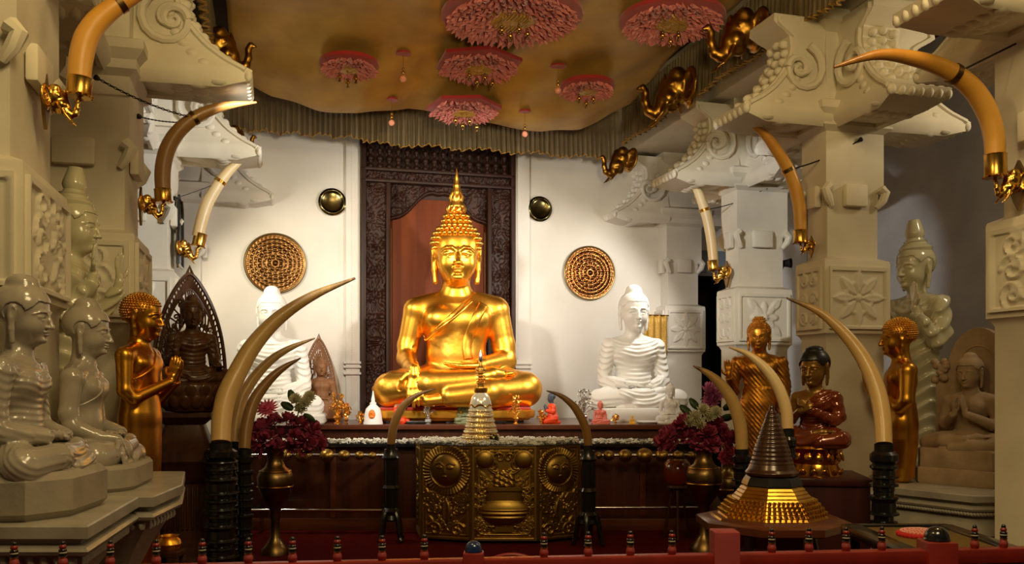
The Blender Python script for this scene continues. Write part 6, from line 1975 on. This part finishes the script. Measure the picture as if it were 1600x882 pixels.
for (px, label) in ((652, 'narrow dark tray lying under the front edge of the gold plinth, left end'), (775, 'narrow dark tray lying under the front edge of the gold plinth, right end')):
    tr = empty('offering_tray', Vector(((px - HX) * 9.63 / F_PX, 9.63, ALT)), 0, label, 'tray')
    b = MB(); b.box((0, 0, .012), (.11, .05, .006), None, .004); b.build('tray_base', M['blackpaint'], tr)
    b = MB(); b.tube([(-.11, -.05, .022), (.11, -.05, .022), (.11, .05, .022), (-.11, .05, .022)], .008, 6, closed=True); b.build('tray_rim', M['blackpaint'], tr)

# ------------------------------------------------------------------ bell stupa on its table, right
db = 5.3; kb = db / F_PX
sx_ = (1206 - HX) * kb
tb_z = CAMZ - (806 - HY) * kb
tb = empty('octagonal_table', (sx_, db, 0), 0, 'dark red brown octagonal wooden table under the brown bell stupa', 'table')
b = MB(); b.lathe([(112 * kb, tb_z - .07), (118 * kb, tb_z - .06), (118 * kb, tb_z - .02), (112 * kb, tb_z - .012), (96 * kb, tb_z - .01), (94 * kb, tb_z)], 8, ang=PI / 8); b.build('tabletop', M['altarwood'], tb, ang=20)
b = MB(); b.lathe([(70 * kb, tb_z - .16), (74 * kb, tb_z - .065)], 8, ang=PI / 8); b.build('apron', M['altarwood'], tb, ang=20)
for k4 in range(4):
    a = PI / 4 + k4 * PI / 2; c_, q_ = math.cos(a), math.sin(a)
    b = MB(); b.tube(catmull([(c_ * .24, q_ * .24, tb_z - .08), (c_ * .27, q_ * .27, tb_z * .6), (c_ * .2, q_ * .2, tb_z * .3), (c_ * .27, q_ * .27, .03), (c_ * .29, q_ * .29, .0)], 5), .035, 10); b.build('leg', M['altarwood'], tb)
bs = empty('bell_stupa', (sx_, db, tb_z), 0, 'brown ringed bell stupa on a gilt stepped octagonal base', 'stupa')
def Zb(y): return CAMZ - (y - HY) * kb - tb_z
b = MB(); prof = [(84 * kb, 0)]
n = 9
for i in range(n):
    t0, t1 = i / n, (i + .82) / n
    prof += [((84 - 38 * t0) * kb, Zb(806) + (Zb(759) - Zb(806)) * t0 + .003), ((84 - 38 * t1) * kb, Zb(806) + (Zb(759) - Zb(806)) * t1)]
    prof += [((82.5 - 38 * t1) * kb, Zb(806) + (Zb(759) - Zb(806)) * t1)]
prof.append((45 * kb, Zb(759)))
b.lathe(prof, 8, ang=PI / 8)
b.build('stepped_base', M['stupagold'], bs, ang=10)
for f8 in range(8):      # rows of little gilt uprights on each face
    a = f8 * PI / 4
    b = MB()
    for j in range(7):
        for i in range(4):
            t = .08 + .13 * i; r_ = (84 - 38 * t) * kb * math.cos(PI / 8) + .004
            w_ = (84 - 38 * t) * kb * math.sin(PI / 8) * .82
            b.box((0, 0, 0), (.012, .0055, .011), rotm(0, 0, a) @ T(r_, -w_ + 2 * w_ * j / 6, Zb(806) + (Zb(759) - Zb(806)) * t + .014), .003)
    b.build('gilt_studs', M['stupagold'], bs)
b = MB(); b.lathe([(46 * kb, Zb(759)), (47 * kb, Zb(757)), (44 * kb, Zb(750)), (40 * kb, Zb(744)), (38 * kb, Zb(743))], 8, ang=PI / 8); b.build('octagonal_drum', M['black'], bs, ang=20)
b = MB(); prof = []
ctl = [(742, 40), (738, 41), (733, 37), (722, 31.5), (712, 29), (700, 26), (690, 22.5), (680, 19), (668, 15), (658, 11), (650, 8.5), (644, 6.5)]
for i in range(120):
    y = 742 - 98 * i / 119
    r = float(np.interp(-y, [-c[0] for c in ctl], [c[1] for c in ctl]))
    prof.append(((r + (.9 * abs(math.sin(y * .48)) if y < 724 else 0)) * kb, Zb(y)))
prof += [(4 * kb, Zb(641)), (4.6 * kb, Zb(638)), (2.5 * kb, Zb(634)), (0, Zb(630))]
b.lathe(prof, 36); b.build('ringed_bell', M['stupabrown'], bs, ang=60)

# ------------------------------------------------------------------ black table with doily, right foreground
tz = .80
bt = empty('low_black_table', (2.0, 4.27, 0), 0, 'black framed table with a gold cloth top behind the right end of the railing', 'table')
hx_, hy_ = .245, .38
b = MB(); b.box((0, 0, tz - .02), (hx_, hy_, .012), None, .004); b.build('gold_cloth_top', mat('dull gold brocade', (.22, .13, .022), .6, .2, noise=(.15, .085, .012), noisescale=50, bump=(140, .4, .006)), bt)
for (cx, cy, ax_, ay_) in ((0, -hy_, hx_ + .02, .025), (0, hy_, hx_ + .02, .025), (-hx_, 0, .05, hy_), (hx_, 0, .04, hy_)):
    b = MB(); b.box((cx, cy, tz - .022), (ax_, ay_, .026), None, .006); b.build('frame_rail', M['black'], bt)
for qx in (-1, 1):
    for qy in (-1, 1):
        b = MB(); b.box((qx * hx_ * .95, qy * hy_ * .95, (tz - .04) / 2), (.025, .025, (tz - .04) / 2), None, .006); b.build('leg', M['black'], bt)
dl = empty('crochet_doily', (1.985, 4.36, tz - .006), 0, 'round red and pale pink crochet doily on the black framed table', 'doily')
b = MB(); b.lathe([(.085, 0), (.10, .008), (.085, .022), (.05, .03), (0, .03)], 32)
for i in range(28):
    a = 2 * PI * i / 28; b.sphere((.098 * math.cos(a), .098 * math.sin(a), .008), .012, 6, 5)
b.build('red_round', M['doily_red'], dl)
b = MB()
for row, (r_, n_) in enumerate(((.085, 30), (.066, 24), (.048, 18), (.03, 12), (.012, 5))):
    for i in range(n_):
        a = 2 * PI * (i + .5 * (row % 2)) / n_
        b.sphere((r_ * math.cos(a), r_ * math.sin(a), .022 + .003 * row), (.008, .008, .007), 6, 4)
b.build('pale_stitches', M['doily_white'], dl)

# ------------------------------------------------------------------ red railing in the foreground
def rd_(px): return 1 / (.3078 - .0000215 * px)
RZ = .87
def rp(px, dz=0): return Vector(((px - HX) * rd_(px) / F_PX, rd_(px), RZ + dz))
rl_ = empty('painted_railing', rp(760) * 1.0, 0, 'red painted railing with banded finials across the foreground', 'railing')
rl_.location.z = 0
o0 = rl_.location.copy()
def beam(px0, px1, z0, z1, th, name, m_):
    a, c = rp(px0), rp(px1); d = (c - a); L = d.length; b = MB()
    b.box((0, 0, 0), (L / 2, th, (z1 - z0) / 2), T((a.x + c.x) / 2 - o0.x, (a.y + c.y) / 2 - o0.y, (z0 + z1) / 2) @ rotm(0, 0, math.atan2(d.y, d.x)), .008)
    b.build(name, m_, rl_)
beam(-60, 742, RZ - .06, RZ, .028, 'top_rail', M['redpaint'])
beam(742, 1132, RZ - .06, RZ, .03, 'top_rail', M['redpaint'])
beam(1132, 1670, RZ - .06, RZ, .03, 'top_rail', M['redpaint'])
beam(-60, 1670, .2, .26, .028, 'bottom_rail', M['redpaint'])
bands = [('redpaint', 0, .018), ('pinkpaint', .018, .032), ('goldfoil', .032, .038), ('blackpaint', .038, .052), ('cream', .052, .056), ('blackpaint', .056, .066), ('redpaint', .066, .083), ('blackpaint', .083, .097)]
def finial_mesh():
    me = bpy.data.meshes.new('finial'); V, Fc, mi = [], [], []
    names = ['redpaint', 'pinkpaint', 'goldfoil', 'blackpaint', 'cream', 'bluepaint']
    prof = []
    for i in range(49):
        z = .097 * i / 48
        if z < .032: r = .0135 + .004 * math.sin(PI * z / .032)
        elif z < .066: r = .0125 + .0022 * abs(math.sin(PI * (z - .032) / .0115))
        elif z < .083: r = .0085 + .0045 * math.sin(PI * (z - .066) / .017)
        else: r = .0085 * math.sqrt(max(0, 1 - ((z - .087) / .010) ** 2)) + .0004
        prof.append((r, z))
    n = 18
    for r, z in prof:
        for i in range(n): V.append((r * math.cos(2 * PI * i / n), r * math.sin(2 * PI * i / n), z))
    for j in range(len(prof) - 1):
        zc = (prof[j][1] + prof[j + 1][1]) / 2
        m_ = next(names.index(a) for a, z0, z1 in bands if z0 <= zc <= z1)
        for i in range(n):
            k = (i + 1) % n; Fc.append((j * n + i, j * n + k, (j + 1) * n + k, (j + 1) * n + i)); mi.append(m_)
    Fc.append(tuple(range(n))[::-1]); mi.append(0); Fc.append(tuple((len(prof) - 1) * n + i for i in range(n))); mi.append(3)
    me.from_pydata(V, [], Fc)
    for nm in names: me.materials.append(M[nm])
    me.polygons.foreach_set('material_index', mi); me.shade_smooth()
    return me
fme = finial_mesh()
fx = [22, 98, 172, 244, 316, 388, 457, 527, 597, 663, 850, 919, 985, 1050, 1206, 1264, 1322, 1378, 1523, 1568]
for px in fx:
    o = bpy.data.objects.new('finial', fme); COL.objects.link(o); o.parent = rl_; o.location = rp(px) - o0
    o.location.z = RZ - .002
    b = MB(); q = rp(px) - o0; b.lathe([(.014, .26), (.02, .32), (.012, .36), (.018, .56), (.012, .74), (.014, RZ - .06)], 14, (q.x, q.y, 0)); b.build('baluster', M['redpaint'], rl_)
def post(px, wpx, ytop, capm, m_, dy=0.0):
    d = rd_(px); k = d / F_PX; q = rp(px) - o0; zt = CAMZ - (ytop - HY) * d / F_PX; w = wpx * k / 2
    b = MB(); b.box((q.x, q.y + dy, zt / 2), (w, w, zt / 2), None, .006); o = b.build('post', m_, rl_)
    if capm:
        b = MB(); R = w * .82; b.lathe([(R * 1.02, 0), (R * 1.05, .006), (R, .012)] + [(R * math.cos(t), .012 + R * .95 * math.sin(t)) for t in np.linspace(0, PI / 2, 9)], 24, (q.x, q.y + dy, zt)); b.build('cap', M[capm], o)
post(740, 32, 863, 'bluepaint', M['redpaint'])
post(1132, 40, 829, None, M['pinkpaint'])
post(1464, 46, 845, 'blackpaint', M['redpaint'])
b = MB(); q = rp(1575) - o0; a_, c_ = rp(1545) - o0, rp(1660) - o0
b.box((0, 0, 0), ((c_ - a_).length / 2, .008, .24), T((a_.x + c_.x) / 2, (a_.y + c_.y) / 2, .56) @ rotm(0, 0, math.atan2((c_ - a_).y, (c_ - a_).x)), .003); b.build('infill_panel', mat('olive yellow board', (.30, .27, .03), .6), rl_)
hp = empty('red_hoop', P(800, 884, 3.75), 0, 'thin red hoop rising behind the railing beside the blue capped post', 'hoop')
b = MB(); b.tube([(.115 * math.cos(t), .0, -.02 + .065 * math.sin(t)) for t in np.linspace(0, 2 * PI, 40)[:-1]], .008, 8, closed=True); b.build('hoop_ring', M['redpaint'], hp)
b = MB(); b.tube([(0, .0, -.08), (0, 0, -hp.location.z)], .012, 8); b.lathe([(.08, -hp.location.z), (.07, -hp.location.z + .02), (.01, -hp.location.z + .04)], 20); b.build('hoop_stand', M['redpaint'], hp)

# ------------------------------------------------------------------ gilt elephant heads under the beams, odds and ends
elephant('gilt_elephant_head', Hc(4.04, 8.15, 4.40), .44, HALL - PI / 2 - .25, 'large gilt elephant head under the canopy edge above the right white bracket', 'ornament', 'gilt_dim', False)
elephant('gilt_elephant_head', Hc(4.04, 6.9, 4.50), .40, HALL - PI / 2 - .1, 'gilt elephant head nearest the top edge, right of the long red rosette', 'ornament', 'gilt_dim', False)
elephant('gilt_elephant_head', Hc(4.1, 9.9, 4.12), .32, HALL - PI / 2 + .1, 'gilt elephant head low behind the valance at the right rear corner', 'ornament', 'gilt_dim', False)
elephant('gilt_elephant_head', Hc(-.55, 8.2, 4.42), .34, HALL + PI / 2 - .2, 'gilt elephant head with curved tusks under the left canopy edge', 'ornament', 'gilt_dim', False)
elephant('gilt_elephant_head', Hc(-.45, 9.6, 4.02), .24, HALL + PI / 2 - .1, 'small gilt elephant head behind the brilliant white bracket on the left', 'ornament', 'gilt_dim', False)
fr = empty('framed_picture', Hc(-.855, 8.98, 2.95), HALL + PI / 2, 'tall narrow framed glass picture hanging on the rear left column', 'picture')
b = MB()
pts = [(-.2, -.32), (.2, -.32), (.2, .2), (.12, .32), (-.12, .32), (-.2, .2)]
b.tube([(x, -.02, z) for x, z in pts], .016, 6, closed=True); b.build('frame', M['black'], fr)
b = MB(); b.prism(pts, -.016, .0); b.build('glass', M['mirror'], fr)
bn = empty('gold_banner', Pv(1024, 525, 10.66), HALL, 'gold cloth banner hanging behind the right shoulder of the right white Buddha', 'banner')
b = MB(); b.grid(lambda a, c: (-.16 + .32 * a, -.015 - .012 * math.sin(a * 22), .26 - .52 * c), 40, 6); o = b.build('cloth', M['gold_cloth'], bn, ang=180); o.modifiers.new('t', 'SOLIDIFY').thickness = .004
b = MB(); b.tube([(-.18, -.015, .262), (.18, -.015, .262)], .009, 8); b.build('rod', M['brass'], bn)
pot = empty('gold_bowl', P(265, 860, 5.95), 0, 'shiny gold bowl low on the floor beside the left marble pedestal', 'bowl')
k6 = 5.95 / F_PX
b = MB(); b.lathe([(12 * k6, 0), (16 * k6, 4 * k6), (18 * k6, 10 * k6), (16 * k6, 16 * k6), (12 * k6, 20 * k6), (15 * k6, 23 * k6), (13 * k6, 23 * k6), (10 * k6, 19 * k6)], 28); b.build('bowl_body', M['gold'], pot)
st_ = empty('low_stool', Vector((pot.location.x, pot.location.y, 0)), 0, 'low dark wooden stool under the shiny gold bowl', 'stool')
zz = pot.location.z
b = MB(); b.box((0, 0, zz - .02), (.085, .085, .02), None, .006); b.build('seat', M['shrinewood'], st_)
for qx in (-1, 1):
    for qy in (-1, 1):
        b = MB(); b.box((qx * .06, qy * .06, (zz - .04) / 2), (.02, .02, (zz - .04) / 2), None, .004); b.build('leg', M['shrinewood'], st_)
ddr = 8.75; kd = ddr / F_PX
dr_ = empty('red_drum', Vector(((1058 - HX) * kd, ddr, 0)), 0, 'dark red lacquered round drum on a stand in front of the altar', 'drum')
zc = CAMZ - (738 - HY) * kd
b = MB(); b.lathe([(15 * kd, -19 * kd), (20 * kd, -14 * kd), (23 * kd, 0), (20 * kd, 14 * kd), (15 * kd, 19 * kd), (0, 19.5 * kd)], 28, (0, 0, zc)); b.lathe([(15 * kd, -19 * kd), (0, -19 * kd)], 28, (0, 0, zc)); b.build('drum_body', M['redlacq'], dr_)
b = MB(); b.lathe([(12 * kd, zc - 18 * kd), (16 * kd, zc - 24 * kd), (10 * kd, zc - 28 * kd)], 20); b.build('stand_ring', M['shrinewood'], dr_)
for k3 in range(3):
    a = 2 * PI * k3 / 3 + .4; b = MB(); b.tube([(.05 * math.cos(a), .05 * math.sin(a), zc - 25 * kd), (.14 * math.cos(a), .14 * math.sin(a), 0.012)], .014, 8); b.build('leg', M['shrinewood'], dr_)
sl = empty('spot_lamp', Pv(1226, 412, 8.60), 0, 'small black spot lamp on the right side of the white pillar', 'lamp')
b = MB(); b.lathe([(.0, -.07), (.03, -.07), (.042, .03), (.055, .07), (.05, .07), (.04, .04), (0, .03)], 18, m=rotm(0, PI / 2, -.6)); b.build('housing', M['blackiron'], sl)
b = MB(); b.tube([(0, 0, 0), (-.02, .02, -.06), (-.09, .06, -.06)], .01, 6); b.build('arm', M['blackiron'], sl)
cbp = P(88, 108, 5.3)
cb = empty('cream_board', cbp, 0, 'small cream painted board jutting out beside the nearest left column', 'board')
kc = 5.3 / F_PX
b = MB(); b.prism([(x * kc, -y * kc) for x, y in ((-26, -20), (-12, -24), (-2, -20), (12, -23), (21, -16), (20, -2), (10, 12), (-26, 20))], -.04, .04); b.build('board_face', M['cream'], cb)
b = MB(); b.tube([(-24 * kc, 0, 2 * kc), (-60 * kc, -.02, 2 * kc)], .02, 8); b.build('arm', M['blackiron'], cb)
# ------------------------------------------------------------------ camera, lights
cam = bpy.data.cameras.new('camera'); co = bpy.data.objects.new('camera', cam); COL.objects.link(co)
co.location = (0, 0, CAMZ); co.rotation_euler = (PI / 2, 0, 0)
cam.sensor_fit = 'HORIZONTAL'; cam.sensor_width = 36; cam.lens = 36 * F_PX / 1600
cam.shift_y = (HY - 441) / 1600; cam.clip_start = .05; cam.clip_end = 100
SC.camera = co
def lamp(name, kind, loc, target, energy, col, size=.2, spot=60, blend=.5, sy=None):
    l = bpy.data.lights.new(name, kind); l.energy = energy; l.color = col
    if kind == 'AREA':
        l.size = size
        if sy: l.shape = 'RECTANGLE'; l.size_y = sy
    elif kind == 'SPOT':
        l.spot_size = math.radians(spot); l.spot_blend = blend; l.shadow_soft_size = size
    else: l.shadow_soft_size = size
    o = bpy.data.objects.new(name, l); COL.objects.link(o); o.location = loc
    if target is not None: o.rotation_euler = (Vector(target) - Vector(loc)).to_track_quat('-Z', 'Y').to_euler()
    return o
WARM = (1.0, .80, .52); COOL = (1.0, .93, .82); YEL = (1.0, .76, .38)
lamp('altar_spot', 'SPOT', Hc(-.3, 6.4, 3.45), Hc(2.2, 10.3, 2.45), 520, COOL, .14, 66, .75)
lamp('altar_spot', 'SPOT', Hc(3.8, 6.6, 3.45), Hc(1.6, 10.3, 2.45), 520, COOL, .14, 66, .75)
lamp('statue_spot', 'SPOT', Hc(4.60, 9.3, 3.25), Hc(3.3, 10.7, 1.9), 105, COOL, .08, 120, .5)
lamp('statue_spot', 'SPOT', Hc(-.72, 9.35, 3.15), Hc(.7, 10.6, 1.9), 100, (1.0, .9, .66), .08, 120, .5)
lamp('pillar_spot', 'SPOT', Hc(.3, 4.8, 3.4), Hc(5.0, 8.5, 2.9), 750, (.93, .95, 1.0), .08, 24, .4)
lamp('pillar_spot', 'SPOT', Hc(3.4, 4.8, 3.4), Hc(-1.0, 8.5, 3.1), 1000, (.95, .96, 1.0), .08, 24, .4)
lamp('canopy_fill', 'SPOT', (.6, .8, 2.4), Hc(1.75, 8.2, 4.7), 560, (1.0, .80, .42), .2, 44, .6)  # unseen low spot added to brighten the canopy, standing in for bounced light
lamp('hall_fill', 'AREA', Hc(1.2, .8, 4.9), Hc(1.5, 6.0, 1.4), 110, YEL, 1.6)  # added overhead area fill, out of view, lifts the side statues and casket
lamp('aisle_fill', 'POINT', Hc(-.2, 3.0, 4.2), None, 70, (1.0, .74, .32), .15)  # unseen point fill added for the left column top and nearest Buddha
lamp('aisle_fill', 'POINT', Hc(3.4, 3.6, 4.2), None, 45, YEL, .15)  # point fill with no fixture, added to lift the right column tops
lamp('aisle_fill', 'POINT', Hc(6.0, 5.2, 4.0), None, 45, (1.0, .82, .55), .15)  # added in the right aisle to brighten its wall and the tall statue
w = bpy.data.worlds.new('world'); SC.world = w; w.use_nodes = True
w.node_tree.nodes['Background'].inputs[0].default_value = (1.0, .85, .6, 1); w.node_tree.nodes['Background'].inputs[1].default_value = .03
SC.view_settings.view_transform = 'Standard'; SC.view_settings.look = 'None'; SC.view_settings.gamma = 1.0
SC.view_settings.exposure = 0.0; SC.view_settings.use_curve_mapping = False
